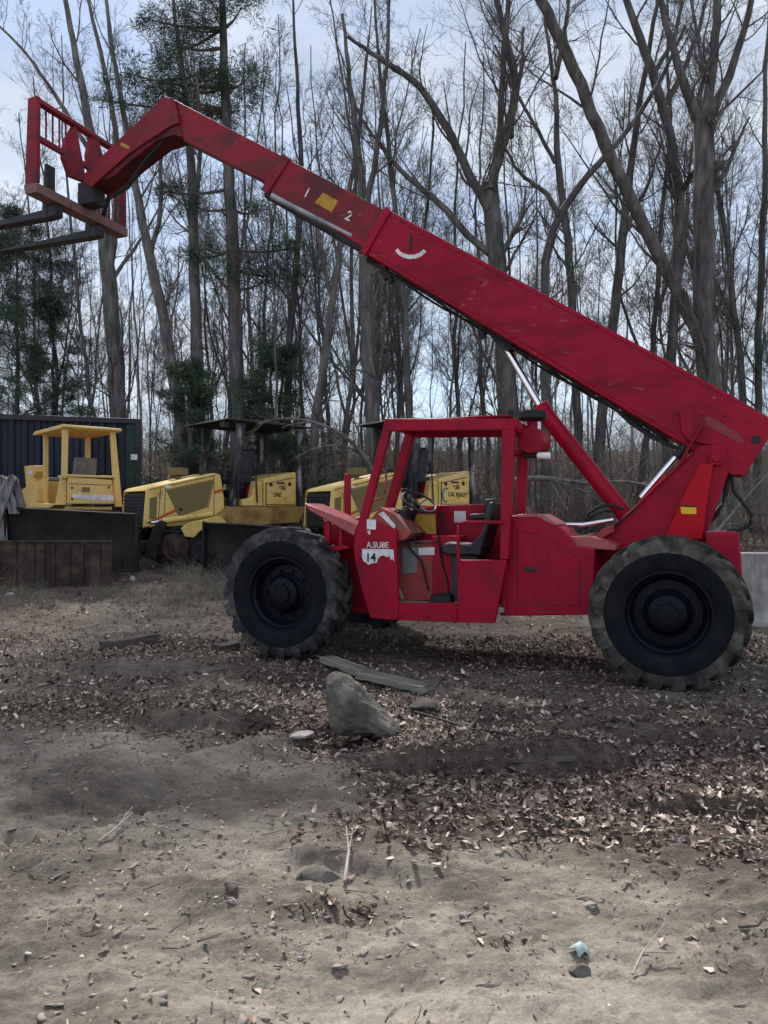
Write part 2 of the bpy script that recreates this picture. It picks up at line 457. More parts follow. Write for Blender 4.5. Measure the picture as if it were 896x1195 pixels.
def ground():
    xs = spacing(0, 500, lambda v: .022 if v < 1.8 else (.045 if v < 5 else (.1 if v < 9 else .1 + (v - 9) * .25)))
    xs = np.concatenate([-xs[:0:-1], xs])
    yp = spacing(1.6, 620, lambda v: max(.016, .0045 * v) if v < 9 else (.06 if v < 16 else .06 + (v - 16) * .06))
    yn = -spacing(-1.6, 300, lambda v: .1 + max(0, v + 1.6) * .3)[1:][::-1]
    ys = np.concatenate([yn, yp])
    X, Y = np.meshgrid(xs, ys)
    Z = height(X, Y)
    V = np.stack([X, Y, Z], -1).reshape(-1, 3)
    nx, ny = len(xs), len(ys)
    i = np.arange(nx * ny).reshape(ny, nx)
    Q = np.stack([i[:-1, :-1], i[:-1, 1:], i[1:, 1:], i[1:, :-1]], -1).reshape(-1, 4)
    m = bpy.data.materials.new('bare_earth'); m.use_nodes = True
    N = m.node_tree.nodes; L = m.node_tree.links
    b = N['Principled BSDF']; b.inputs['Roughness'].default_value = .95; b.inputs['Specular IOR Level'].default_value = .15
    tc = N.new('ShaderNodeTexCoord')

    def noise(scale, det=6, ro=.6, vec=None):
        n = N.new('ShaderNodeTexNoise'); n.inputs['Scale'].default_value = scale; n.inputs['Detail'].default_value = det; n.inputs['Roughness'].default_value = ro
        L.new(vec or tc.outputs['Object'], n.inputs['Vector']); return n

    def ramp(src, stops):
        r = N.new('ShaderNodeValToRGB'); L.new(src, r.inputs['Fac'])
        e = r.color_ramp.elements
        e[0].position, e[0].color = stops[0]; e[1].position, e[1].color = stops[-1]
        for p, c in stops[1:-1]:
            k = e.new(p); k.color = c
        return r

    def mixc(fac, a, bb, mode='MIX'):
        x = N.new('ShaderNodeMix'); x.data_type = 'RGBA'; x.blend_type = mode
        if isinstance(fac, float): x.inputs['Factor'].default_value = fac
        else: L.new(fac, x.inputs['Factor'])
        for s, k in ((a, 'A'), (bb, 'B')):
            if isinstance(s, tuple): x.inputs[k].default_value = s
            else: L.new(s, x.inputs[k])
        return x.outputs['Result']
    mp = N.new('ShaderNodeMapping'); mp.inputs['Rotation'].default_value = (0, 0, .5); mp.inputs['Scale'].default_value = (.6, 1.5, 1)
    L.new(tc.outputs['Object'], mp.inputs['Vector'])
    big = noise(1.1, 8, .65, mp.outputs[0])
    dirt = ramp(big.outputs['Fac'], [(.33, c3(.125, .102, .080)), (.45, c3(.265, .226, .180)), (.57, c3(.42, .366, .298))])
    fine = noise(30, 10, .82)
    f2 = ramp(fine.outputs['Fac'], [(.3, c3(.38, .37, .36)), (.47, c3(.95, .95, .95)), (.55, c3(1.08, 1.07, 1.06)), (.7, c3(1.5, 1.47, 1.43))])
    col = mixc(.85, dirt.outputs['Color'], f2.outputs['Color'], 'MULTIPLY')
    damp_dark = noise(.9, 9, .72)
    dr = ramp(damp_dark.outputs['Fac'], [(.47, c3(0, 0, 0)), (.64, c3(.85, .85, .85))])
    col = mixc(dr.outputs['Color'], col, mixc(.8, c3(.085, .074, .066), f2.outputs['Color'], 'MULTIPLY'))
    dm = N.new('ShaderNodeAttribute'); dm.attribute_name = 'damp_dark'
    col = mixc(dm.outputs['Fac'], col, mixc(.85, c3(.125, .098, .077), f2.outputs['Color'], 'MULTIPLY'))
    spk = noise(75, 5, .8)
    sr = ramp(spk.outputs['Fac'], [(.60, c3(0, 0, 0)), (.70, c3(.75, .75, .75))])
    col = mixc(sr.outputs['Color'], col, c3(.06, .05, .043))
    at = N.new('ShaderNodeAttribute'); at.attribute_name = 'tint'
    lz = noise(16, 8, .75)
    lit = ramp(lz.outputs['Fac'], [(.34, c3(.038, .027, .021)), (.5, c3(.095, .068, .053)), (.66, c3(.2, .152, .12))])
    col = mixc(at.outputs['Fac'], col, lit.outputs['Color'])
    L.new(col, b.inputs['Base Color'])
    vo = N.new('ShaderNodeTexVoronoi'); vo.inputs['Scale'].default_value = 55; L.new(tc.outputs['Object'], vo.inputs['Vector'])
    ad = N.new('ShaderNodeMath'); ad.operation = 'MULTIPLY_ADD'; ad.inputs[1].default_value = -.35
    L.new(vo.outputs['Distance'], ad.inputs[0]); L.new(fine.outputs['Fac'], ad.inputs[2])
    bp = N.new('ShaderNodeBump'); bp.inputs['Strength'].default_value = .9; bp.inputs['Distance'].default_value = .034
    L.new(ad.outputs[0], bp.inputs['Height'])
    hi = noise(160, 4, .7)
    bp2 = N.new('ShaderNodeBump'); bp2.inputs['Strength'].default_value = .8; bp2.inputs['Distance'].default_value = .008
    L.new(hi.outputs['Fac'], bp2.inputs['Height']); mid_ = noise(3.2, 9, .6, mp.outputs[0]); mid_.noise_type = 'RIDGED_MULTIFRACTAL'
    bp3 = N.new('ShaderNodeBump'); bp3.inputs['Strength'].default_value = .6; bp3.inputs['Distance'].default_value = .05
    L.new(mid_.outputs['Fac'], bp3.inputs['Height']); L.new(bp3.outputs[0], bp.inputs['Normal'])
    L.new(bp.outputs[0], bp2.inputs['Normal']); L.new(bp2.outputs[0], b.inputs['Normal'])
    far = sstep(12, 17, V[:, 1])
    T = np.clip(litter(V[:, 0], V[:, 1]) * .85 + far, 0, 1)
    vx, vy = V[:, 0], V[:, 1]
    dark_mask = sstep(2.7, 4.3, vy + 1.0 * fbm(vx * .7, vy * .9, 4, 71)) * (.08 + .22 * sstep(6.5, 7.8, vy) + .75 * np.clip(fbm(vx * .9 + vy * .4, vy * 1.3, 4, 72) + .3, 0, .45)) * (1 - .5 * sstep(9.5, 13, vy))  # damp soil, plus earth colour darkened to dim the strip under the machine
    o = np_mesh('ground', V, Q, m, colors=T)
    a = o.data.attributes.new('damp_dark', 'FLOAT', 'POINT'); a.data.foreach_set('value', np.clip(dark_mask, 0, 1).astype(np.float32))
    o['kind'] = 'structure'
    return o


ground()


def scatter_pts(n, dens, y0, y1, margin=1.12):
    """world points inside the wedge in front of the camera, kept with probability dens(x, y)"""
    y = np.sqrt(rng.uniform(y0 * y0, y1 * y1, n))
    x = rng.uniform(-1, 1, n) * .5 * y * margin
    k = rng.random(n) < dens(x, y)
    return x[k], y[k]


def rot_from_normal(yaw, tx, ty):
    c, s = np.cos(yaw), np.sin(yaw)
    Rz = np.zeros((len(yaw), 3, 3)); Rz[:, 0, 0] = c; Rz[:, 0, 1] = -s; Rz[:, 1, 0] = s; Rz[:, 1, 1] = c; Rz[:, 2, 2] = 1
    cx, sx = np.cos(tx), np.sin(tx)
    Rx = np.zeros_like(Rz); Rx[:, 0, 0] = 1; Rx[:, 1, 1] = cx; Rx[:, 1, 2] = -sx; Rx[:, 2, 1] = sx; Rx[:, 2, 2] = cx
    cy, sy = np.cos(ty), np.sin(ty)
    Ry = np.zeros_like(Rz); Ry[:, 1, 1] = 1; Ry[:, 0, 0] = cy; Ry[:, 0, 2] = sy; Ry[:, 2, 0] = -sy; Ry[:, 2, 2] = cy
    return Rz @ Rx @ Ry


def leaves():
    x1, y1 = scatter_pts(36000, lambda x, y: litter(x, y) ** 1.3 * np.where(y < 5.5, 1., .75), 2.4, 9.5)
    x2, y2 = scatter_pts(15000, lambda x, y: .25 + litter(x, y) * .7, 5.0, 14.5)
    x3, y3 = scatter_pts(6500, lambda x, y: .08 + .75 * sstep(.0, .2, fbm(x * 1.5 + 2, y * 1.8, 3, 13)), 2.2, 7)
    x = np.concatenate([x1, x2, x3]); y = np.concatenate([y1, y2, y3]); n = len(x)
    S = rng.uniform(.02, .068, n) * np.where(rng.random(n) < .12, 1.35, 1)
    S[-len(x3):] *= rng.uniform(.2, .75, len(x3))
    wd = rng.uniform(.28, .6, n)
    # five cross ribs of three points: a folded, curled blade with a lobed outline
    us = np.array([-.5, -.25, 0, .25, .5]); wv = np.array([.12, .85, .6, 1., .1])
    P = np.zeros((n, 5, 3, 3))
    curl = rng.uniform(-.5, 1.4, n); fold = rng.uniform(-.1, .8, n); tw = rng.uniform(-.5, .5, n)
    wj = wv[None] * rng.uniform(.65, 1.2, (n, 5))
    for i, u in enumerate(us):
        for j, s in enumerate((-1, 0, 1)):
            P[:, i, j, 0] = u
            P[:, i, j, 1] = s * .5 * wd * wj[:, i]
            P[:, i, j, 2] = curl * u * u + fold * abs(s) * wd * wj[:, i] * .5 + tw * u * s * wd
    P *= S[:, None, None, None]
    Rm = rot_from_normal(rng.uniform(0, 2 * PI, n), rng.normal(0, .38, n), rng.normal(0, .38, n))
    P = np.einsum('nij,nabj->nabi', Rm, P)
    z = height(x, y)
    P[..., 0] += x[:, None, None]; P[..., 1] += y[:, None, None]
    lowest = P[..., 2].min(axis=(1, 2))
    P[..., 2] += (z + .002 - lowest * .8 + rng.uniform(0, .012, n))[:, None, None]
    q = [[i * 3 + j, i * 3 + j + 1, (i + 1) * 3 + j + 1, (i + 1) * 3 + j] for i in range(4) for j in range(2)]
    Q = (np.arange(n)[:, None, None] * 15 + np.array(q)[None]).reshape(-1, 4)
    t = np.clip(rng.beta(1.1, 1.25, n), 0, 1)
    o = np_mesh('fallen_leaves', P.reshape(-1, 3), Q, M['leaf'], colors=np.repeat(t, 15))
    o['kind'] = 'stuff'
    o['label'] = 'brown dead leaves scattered over the bare earth'; o['category'] = 'fallen leaves'


leaves()


def ico():
    import bmesh
    bm = bmesh.new(); bmesh.ops.create_icosphere(bm, subdivisions=1, radius=1)
    V = np.array([v.co[:] for v in bm.verts]); F = np.array([[v.index for v in f.verts] for f in bm.faces]); bm.free()
    return V, F


def pebbles():
    Vi, Fi = ico()
    x1, y1 = scatter_pts(8500, lambda x, y: .25 + .6 * sstep(-.05, .2, fbm(x * 1.4, y * 1.9, 3, 21)), 2.2, 7)
    x2, y2 = scatter_pts(4500, lambda x, y: .5 * np.ones_like(x), 7, 14)
    x = np.concatenate([x1, x2]); y = np.concatenate([y1, y2]); n = len(x)
    s = np.exp(rng.normal(-5.25, .5, n)); s = np.clip(s, .002, .013)
    V = Vi[None] * (1 + rng.uniform(-.28, .28, (n, len(Vi), 1)))
    sc3 = np.stack([rng.uniform(.8, 1.5, n), rng.uniform(.7, 1.1, n), rng.uniform(.35, .8, n)], -1)
    V = V * sc3[:, None] * s[:, None, None]
    Rm = rot_from_normal(rng.uniform(0, 6.3, n), rng.normal(0, .3, n), rng.normal(0, .3, n))
    V = np.einsum('nij,naj->nai', Rm, V)
    V += np.stack([x, y, height(x, y) + s * .12], -1)[:, None]
    F = (np.arange(n)[:, None, None] * len(Vi) + Fi[None]).reshape(-1, 3)
    t = np.where(rng.random(n) < .05, rng.uniform(.7, .95, n), rng.uniform(.1, .62, n))
    o = np_mesh('pebble_gravel', V.reshape(-1, 3), F, M['pebble'], smooth=False, colors=np.repeat(t, len(Vi)))
    o['kind'] = 'stuff'; o['label'] = 'small pebbles and earth clods strewn over the ground'; o['category'] = 'gravel'


pebbles()


def clods():
    import bmesh
    rg = np.random.default_rng(15)
    bm = bmesh.new(); bmesh.ops.create_icosphere(bm, subdivisions=2, radius=1)
    Vi = np.array([v.co[:] for v in bm.verts]); Fi = np.array([[v.index for v in f.verts] for f in bm.faces]); bm.free()
    x1, y1 = scatter_pts(3600, lambda x, y: .12 + .88 * sstep(-.02, .16, fbm(x * 1.1 + 7, y * 1.5, 3, 33)), 2.2, 7)
    x2, y2 = scatter_pts(1400, lambda x, y: .6 * np.ones_like(x), 7, 13)
    x = np.concatenate([x1, x2]); y = np.concatenate([y1, y2]); n = len(x)
    s = np.clip(np.exp(rg.normal(-4.6, .5, n)), .004, .02)
    ph = rg.uniform(0, 100, (n, 1))
    lum = fbm(Vi[None, :, 0] * 1.7 + ph, Vi[None, :, 1] * 1.7 + Vi[None, :, 2] * 1.3 + ph * .37, 3, 3)
    V = Vi[None] * (1 + 1.9 * lum[..., None] + rg.normal(0, .12, (n, len(Vi), 1)))
    V = V * np.stack([rg.uniform(.9, 1.7, n), rg.uniform(.7, 1.2, n), rg.uniform(.16, .38, n)], -1)[:, None] * s[:, None, None]
    V = np.einsum('nij,naj->nai', rot_from_normal(rg.uniform(0, 6.3, n), rg.normal(0, .2, n), rg.normal(0, .2, n)), V)
    V += np.stack([x, y, height(x, y) - s * .05], -1)[:, None]
    F = (np.arange(n)[:, None, None] * len(Vi) + Fi[None]).reshape(-1, 3)
    o = np_mesh('earth_clods', V.reshape(-1, 3), F, M['pebble'], smooth=False, colors=np.repeat(rg.uniform(.3, .6, n), len(Vi)))
    o['kind'] = 'stuff'; o['label'] = 'crumbled lumps of dry earth on the ground'; o['category'] = 'earth clods'


clods()


# ------------------------------------------------------------------ branching
def tubes(P, Rr, n):
    """P (B, m, 3), Rr (B, m) -> vertices and quads of n-sided tubes"""
    B, m, _ = P.shape
    T = np.empty_like(P)
    T[:, 1:-1] = P[:, 2:] - P[:, :-2]; T[:, 0] = P[:, 1] - P[:, 0]; T[:, -1] = P[:, -1] - P[:, -2]
    T /= np.linalg.norm(T, axis=-1, keepdims=True) + 1e-9
    ref = np.tile(np.array((.83, .1, .55)), (B, 1))
    bad = np.abs((T[:, m // 2] * ref).sum(-1)) > .85
    ref[bad] = (-.3, .9, .1)
    a = np.cross(T, ref[:, None]); a /= np.linalg.norm(a, axis=-1, keepdims=True) + 1e-9
    b = np.cross(T, a)
    an = np.arange(n) * 2 * PI / n
    V = P[:, :, None] + Rr[:, :, None, None] * (a[:, :, None] * np.cos(an)[:, None] + b[:, :, None] * np.sin(an)[:, None])
    i = np.arange(B * m * n).reshape(B, m, n)
    j = np.roll(i, -1, axis=2)
    Q = np.stack([i[:, :-1], j[:, :-1], j[:, 1:], i[:, 1:]], -1).reshape(-1, 4)
    return V.reshape(-1, 3), Q


class Acc:
    def __init__(s): s.V, s.Q, s.n = [], [], 0
    def add(s, V, Q):
        s.V.append(V); s.Q.append(Q + s.n); s.n += len(V)
    def out(s): return np.concatenate(s.V), np.concatenate(s.Q)


def interp_at(P, Rr, t):
    B, m, _ = P.shape
    f = t * (m - 1); i = np.clip(f.astype(int), 0, m - 2); w = f - i
    bi = np.arange(B)[:, None]
    p = P[bi, i] * (1 - w)[..., None] + P[bi, i + 1] * w[..., None]
    d = P[bi, i + 1] - P[bi, i]; d /= np.linalg.norm(d, axis=-1, keepdims=True) + 1e-9
    r = Rr[bi, i] * (1 - w) + Rr[bi, i + 1] * w
    return p, d, r


def grow(P, Rr, k, t0, t1, length, ang, nseg, up, jit, rratio, rg, rmin=.002, taper=.35, lfall=.6):
    B = len(P)
    t = np.sort(rg.uniform(t0, t1, (B, k)), axis=1)
    p, d, r = interp_at(P, Rr, t)
    q = rg.normal(size=(B, k, 3)); q -= (q * d).sum(-1, keepdims=True) * d
    q /= np.linalg.norm(q, axis=-1, keepdims=True) + 1e-9
    a = rg.normal(ang, .16, (B, k))[..., None]
    D = d * np.cos(a) + q * np.sin(a)
    L = (length if np.ndim(length) == 0 else np.asarray(length)[:, None]) * (1 - lfall * (t - t0) / (t1 - t0 + 1e-6)) * rg.uniform(.6, 1.25, (B, k))
    n = B * k
    p = p.reshape(n, 3); D = D.reshape(n, 3); L = L.reshape(n); r0 = np.maximum((r * rratio).reshape(n) * rg.uniform(.7, 1.1, n), rmin)
    out = np.zeros((n, nseg + 1, 3)); out[:, 0] = p
    for i in range(nseg):
        D = D + rg.normal(0, jit, (n, 3)); D[:, 2] += up
        D /= np.linalg.norm(D, axis=-1, keepdims=True)
        out[:, i + 1] = out[:, i] + D * (L / nseg)[:, None]
    Rn = r0[:, None] * np.linspace(1, taper, nseg + 1)[None]
    return out, np.maximum(Rn, rmin * .7), L


def resample(pts, rad, m):
    pts = np.asarray(pts, float); rad = np.asarray(rad, float)
    s = np.concatenate([[0], np.cumsum(np.linalg.norm(np.diff(pts, axis=0), axis=1))])
    u = np.linspace(0, s[-1], m)
    # smooth interpolation through the points
    P = np.stack([np.interp(u, s, pts[:, c]) for c in range(3)], -1)
    r = np.interp(u, s, rad)
    for _ in range(2):
        P[1:-1] = .25 * P[:-2] + .5 * P[1:-1] + .25 * P[2:]
    return P, r


def crown_of(stems, rg, zmin, limb_len, n_limb=9, dens=1.0, fineness=1.0, up=.12):
    """stems: list of (P (m,3), R). Returns (limbs acc, twigs acc)"""
    limbs, tw = Acc(), Acc()
    for P, r in stems:
        zz = P[:, 2]
        if zz[-1] <= zmin: continue
        t0 = float(np.clip(np.searchsorted(zz, zmin) / len(zz), .04, .9))
        k = max(3, int(n_limb * dens))
        A, ra, La = grow(P[None], r[None], k, t0, .98, limb_len * rg.uniform(.8, 1.2), .68, 8, up, .13, .32, rg, .007, .28, .45)
        limbs.add(*tubes(A, ra, 5))
        k2 = max(3, int(6 * dens))
        B, rb, Lb = grow(A, ra, k2, .12, 1., La * .5, .7, 6, up * .6, .15, .5, rg, .0045, .35, .4)
        tw.add(*tubes(B, rb, 4))
        k3 = max(3, int(5.6 * dens))
        C, rc, Lc = grow(B, rb, k3, .1, 1., Lb * .5, .7, 4, up * .5, .17, .55, rg, .0032 * fineness, .5, .35)
        tw.add(*tubes(C, rc, 3))
        D, rd, Ld = grow(C, rc, max(3, int(4.4 * dens)), .15, 1., Lc * .62, .7, 2, up * .4, .16, .6, rg, .0021 * fineness, .6, .3)
        tw.add(*tubes(D, rd, 3))
    return limbs, tw


def shift(V, o):
    return V - np.asarray(o, float)


def hero_tree(name, label, Y, stems, seed, bark='bark', zmin=3.2, limb=2.6, n_limb=10, dens=1.0, group=None, cat='tree', crown=True):
    rg = np.random.default_rng(seed)
    S = []
    base = None
    for si, st in enumerate(stems):
        pts = [np.array(W(px, py, Y)) for px, py, w in st]
        rad = [w / 2 * .85 * Y / FPX for px, py, w in st]
        if si == 0:
            b = pts[0].copy(); b[0] += .05; g = hz(b[0], b[1])
            if b[2] > g:
                pts.insert(0, np.array((pts[0][0] + (pts[0][0] - pts[1][0]) * .3, Y, g - .15))); rad.insert(0, rad[0] * 1.3)
            base = pts[0]
            dy = np.zeros(len(pts))
        d = rg.normal(0, .22) if si else 0
        m = max(8, len(pts) * 4)
        P, r = resample(pts, rad, m)
        u = np.linspace(0, 1, m)
        P[:, 1] += d * 4 * u ** 1.2 + .12 * np.sin(u * 5 + seed) * u
        P[:, 0] += rg.normal(0, .012, m); P[:, 1] += rg.normal(0, .012, m)
        S.append((P, r))
    root = empty(name, tuple(base))
    tag(root, label, cat, group)
    tr = Acc()
    for P, r in S:
        tr.add(*tubes(P[None], r[None], 10 if r.max() > .08 else 7))
    limbs, tw = crown_of(S, rg, zmin, limb, n_limb, dens)
    for v, q in zip(limbs.V, [q - o for q, o in zip(limbs.Q, np.cumsum([0] + [len(v) for v in limbs.V[:-1]]))]) if limbs.V else ():
        tr.add(v, q)
    V, Q = tr.out(); np_mesh('trunk', shift(V, base), Q, M[bark], root)
    if tw.V:
        V, Q = tw.out(); np_mesh('crown', shift(V, base), Q, M['twig'], root)
    return root, S, rg


hero_tree('bare_tree', 'large forked bare tree with one limb leaning far left across the boom', 16.5, [
    [(834, 480, 31), (822, 400, 29), (820, 300, 28), (819, 200, 28), (818, 146, 27)],
    [(818, 152, 20), (806, 110, 14), (792, 50, 10), (778, -20, 8), (770, -90, 5)],
    [(819, 152, 18), (832, 90, 13), (836, 0, 11), (838, -80, 7)],
    [(820, 156, 15), (846, 100, 12), (866, 40, 9), (876, -50, 6)],
    [(820, 410, 17), (802, 368, 16), (763, 300, 17), (725, 235, 17), (688, 170, 16), (650, 95, 15), (613, 35, 13), (573, -5, 10), (530, -50, 7), (470, -110, 4)],
    [(648, 92, 8), (655, 60, 7), (668, 10, 5), (672, -60, 3)]], 101, limb=2.4, n_limb=10)
hero_tree('bare_tree', 'bare tree with a kinked dark trunk left of the large forked tree', 18.5, [
    [(780, 480, 14), (790, 300, 14), (793, 225, 14), (784, 180, 12), (771, 120, 13), (756, 70, 12), (735, 20, 10), (715, -50, 7)],
    [(793, 228, 8), (797, 214, 8), (801, 208, 7)],
    [(771, 130, 9), (795, 90, 8), (815, 40, 6), (835, -30, 4)],
    [(762, 88, 7), (790, 40, 6), (800, -30, 4)]], 102, limb=2.6)
hero_tree('bare_tree', 'thick bare tree with spreading limbs behind the middle of the boom', 17.2, [
    [(592, 500, 27), (590, 430, 26), (582, 330, 25), (576, 260, 24), (572, 212, 21)],
    [(572, 222, 14), (586, 170, 13), (598, 130, 12), (602, 95, 11), (590, 50, 9), (580, 0, 8), (560, -60, 5)],
    [(571, 245, 13), (545, 200, 12), (520, 150, 11), (490, 105, 9), (448, 75, 7), (405, 45, 4)],
    [(574, 215, 10), (583, 150, 9), (585, 80, 8), (592, -10, 6), (596, -80, 4)],
    [(577, 300, 10), (545, 272, 10), (520, 235, 9), (470, 190, 7), (430, 130, 5), (400, 60, 3)],
    [(596, 160, 9), (600, 120, 9), (615, 60, 7), (625, -20, 4)]], 103, limb=2.4)
hero_tree('bare_tree', 'slim straight bare tree showing between the thick tree and the leaning limb', 20, [
    [(674, 500, 12), (664, 300, 11), (656, 225, 10), (648, 185, 9), (652, 130, 7), (642, 60, 5), (630, -40, 3)],
    [(648, 190, 6), (626, 150, 5), (600, 95, 4), (580, 40, 3)]], 104, limb=2.2, zmin=5)
hero_tree('bare_tree', 'bent bare tree curving right beneath the leaning limb', 17, [
    [(636, 480, 13), (637, 300, 12), (648, 257, 11), (664, 232, 10), (698, 190, 9), (735, 150, 7), (768, 100, 6), (800, 30, 4)],
    [(650, 252, 8), (640, 228, 7), (610, 200, 5), (590, 170, 3)]], 105, limb=2.0)
hero_tree('bare_tree', 'bare tree rising behind the lower boom with a slight lean to the right', 19, [
    [(700, 500, 14), (712, 400, 14), (722, 330, 13), (728, 270, 12), (736, 200, 10), (746, 120, 8), (762, 30, 6), (770, -50, 4)],
    [(728, 275, 8), (745, 240, 7), (768, 200, 5), (785, 150, 3)]], 106, limb=2.3)
hero_tree('bare_tree', 'thick bare tree standing behind the container and yellow cab', 21.6, [
    [(138, 495, 23), (133, 400, 22), (127, 330, 21), (121, 270, 18), (113, 200, 14), (100, 120, 11), (85, 40, 8), (70, -40, 5)],
    [(127, 320, 12), (138, 240, 10), (140, 160, 8), (128, 80, 6), (112, 10, 4)],
    [(112, 190, 7), (70, 120, 6), (30, 60, 4), (-10, 20, 3)]], 107, limb=2.6, bark='bark_pale')
hero_tree('bare_tree', 'bare tree leaning left behind the yellow hood of the middle bulldozer', 18.6, [
    [(212, 500, 17), (201, 430, 16), (186, 350, 15), (172, 280, 13), (160, 230, 11), (148, 150, 8), (132, 60, 6), (120, -30, 4)],
    [(176, 300, 7), (190, 240, 6), (196, 160, 4)]], 108, limb=2.4, bark='bark_pale')
hero_tree('bare_tree', 'straight bare tree just left of the tufted pine', 19, [
    [(233, 495, 17), (230, 400, 16), (227, 300, 15), (224, 200, 12), (218, 120, 9), (205, 30, 6), (195, -50, 4)],
    [(226, 260, 7), (240, 200, 6), (246, 120, 4)]], 109, limb=2.3, bark='bark_pale')
hero_tree('bare_tree', 'slender upright bare tree below the numbered boom section', 20, [
    [(334, 490, 11), (339, 380, 10), (349, 280, 9), (352, 180, 7), (345, 80, 5), (340, -20, 3)]], 110, limb=2.2)
hero_tree('bare_tree', 'bare tree leaning right behind the rear of the middle bulldozer', 18.3, [
    [(366, 500, 13), (378, 430, 12), (386, 360, 11), (396, 300, 9), (408, 220, 7), (421, 130, 5), (430, 40, 3)],
    [(388, 350, 7), (372, 290, 6), (368, 220, 4)]], 111, limb=2.2, bark='bark_pale')
hero_tree('bare_tree', 'straight pale bare tree rising behind the open end of the red boom', 18, [
    [(435, 500, 21), (430, 400, 19), (427, 300, 18), (424, 240, 14), (418, 180, 10), (410, 110, 7), (400, 20, 4)],
    [(425, 250, 9), (440, 180, 8), (450, 100, 6), (455, 10, 4)]], 112, limb=2.4, bark='bark_pale')
hero_tree('bare_tree', 'bare tree at the right edge behind the boom foot', 20, [
    [(884, 520, 10), (886, 400, 10), (890, 300, 9), (893, 200, 8), (890, 100, 6), (896, 0, 5)]], 113, limb=2.6)
hero_tree('bare_tree', 'thin bare pole tree between the pale tree and the thick tree', 18, [
    [(478, 500, 10), (474, 400, 9), (470, 320, 8), (460, 240, 7), (452, 160, 6), (440, 60, 4), (436, -40, 3)],
    [(472, 350, 6), (490, 300, 5), (500, 230, 4), (505, 140, 3)]], 114, limb=2.2)


def needles(centres, rad, per, rg, ln=.2, wd=.016, flat=.55):
    c = np.repeat(np.asarray(centres), per, axis=0); n = len(c)
    rr = np.repeat(np.broadcast_to(rad, (len(centres),)), per)
    o = rg.normal(size=(n, 3)); o /= np.linalg.norm(o, axis=1, keepdims=True); o *= (rg.random(n) ** .5 * rr)[:, None]; o[:, 2] *= flat
    d = o / (np.linalg.norm(o, axis=1, keepdims=True) + 1e-6) + rg.normal(0, .6, (n, 3)); d[:, 2] += .25
    d /= np.linalg.norm(d, axis=1, keepdims=True)
    s = np.cross(d, rg.normal(size=(n, 3))); s /= np.linalg.norm(s, axis=1, keepdims=True) + 1e-6
    l = rg.uniform(.6, 1.2, n)[:, None] * ln; w = wd * rg.uniform(.7, 1.4, n)[:, None]
    p = c + o
    V = np.stack([p - s * w * .5, p + s * w * .5, p + d * l * .7 + s * w * .5, p + d * l], 1).reshape(-1, 3)
    return V, np.arange(4 * n).reshape(n, 4)


# the tufted pine: a trunk, level limbs, clumps of needles at their ends
def tufted_pine():
    Y = 18.4
    root, S, rg = hero_tree('pine_tree', 'tall pine with ragged dark green tufts left of the boom elbow', Y, [
        [(277, 500, 20), (275, 400, 19), (272, 300, 18), (268, 220, 16), (264, 120, 13), (260, 0, 9), (257, -80, 5)]], 120, limb=1.2, n_limb=3, dens=.6, zmin=6)
    P, r = S[0]
    cl, cr = [], []
    spots = [(210, 95, .45), (185, 110, .4), (160, 85, .4), (150, 100, .35), (225, 70, .4), (240, 95, .45), (275, 105, .4), (290, 90, .3), (200, 55, .4), (180, 35, .35), (165, 25, .3), (215, 25, .4), (235, 40, .35), (285, 20, .3), (250, 15, .35),
             (205, 130, .3), (175, 135, .25), (115, 120, .25), (250, 130, .3), (275, 125, .3),
             (330, 305, .3), (310, 320, .3), (350, 295, .22), (235, 285, .3), (215, 290, .22), (250, 320, .3), (290, 300, .3), (215, 232, .22), (190, 225, .18), (300, 240, .2), (225, -30, .4), (290, -30, .4), (250, -60, .5)]
    for px, py, s in spots:
        zt = CH + (HY - py) / FPX * Y
        i = int(np.argmin(np.abs(P[:, 2] - (zt - .15))))
        e = np.array(W(px, py, Y)); e[1] += rg.normal(0, .5)
        a = P[i]; mid = (a + e) / 2 + np.array((0, 0, -.12))
        q, rr = resample([a, mid, e], [.045, .03, .012], 8)
        V, Q = tubes(q[None], rr[None], 5); np_mesh('limb', shift(V, root.location), Q, M['bark'], root)
        for _ in range(int(9 + s * 30)):
            f = rg.random() ** .6
            cl.append(a + (e - a) * (1 - .45 * (1 - f)) + rg.normal(0, 1, 3) * (s * .95, s * .8, s * .42)); cr.append(.12 + .16 * rg.random())
    V, Q = needles(cl, np.array(cr), 48, rg, ln=.17, wd=.013, flat=.7)
    np_mesh('foliage', shift(V, root.location), Q, M['pine'], root, smooth=False)


tufted_pine()


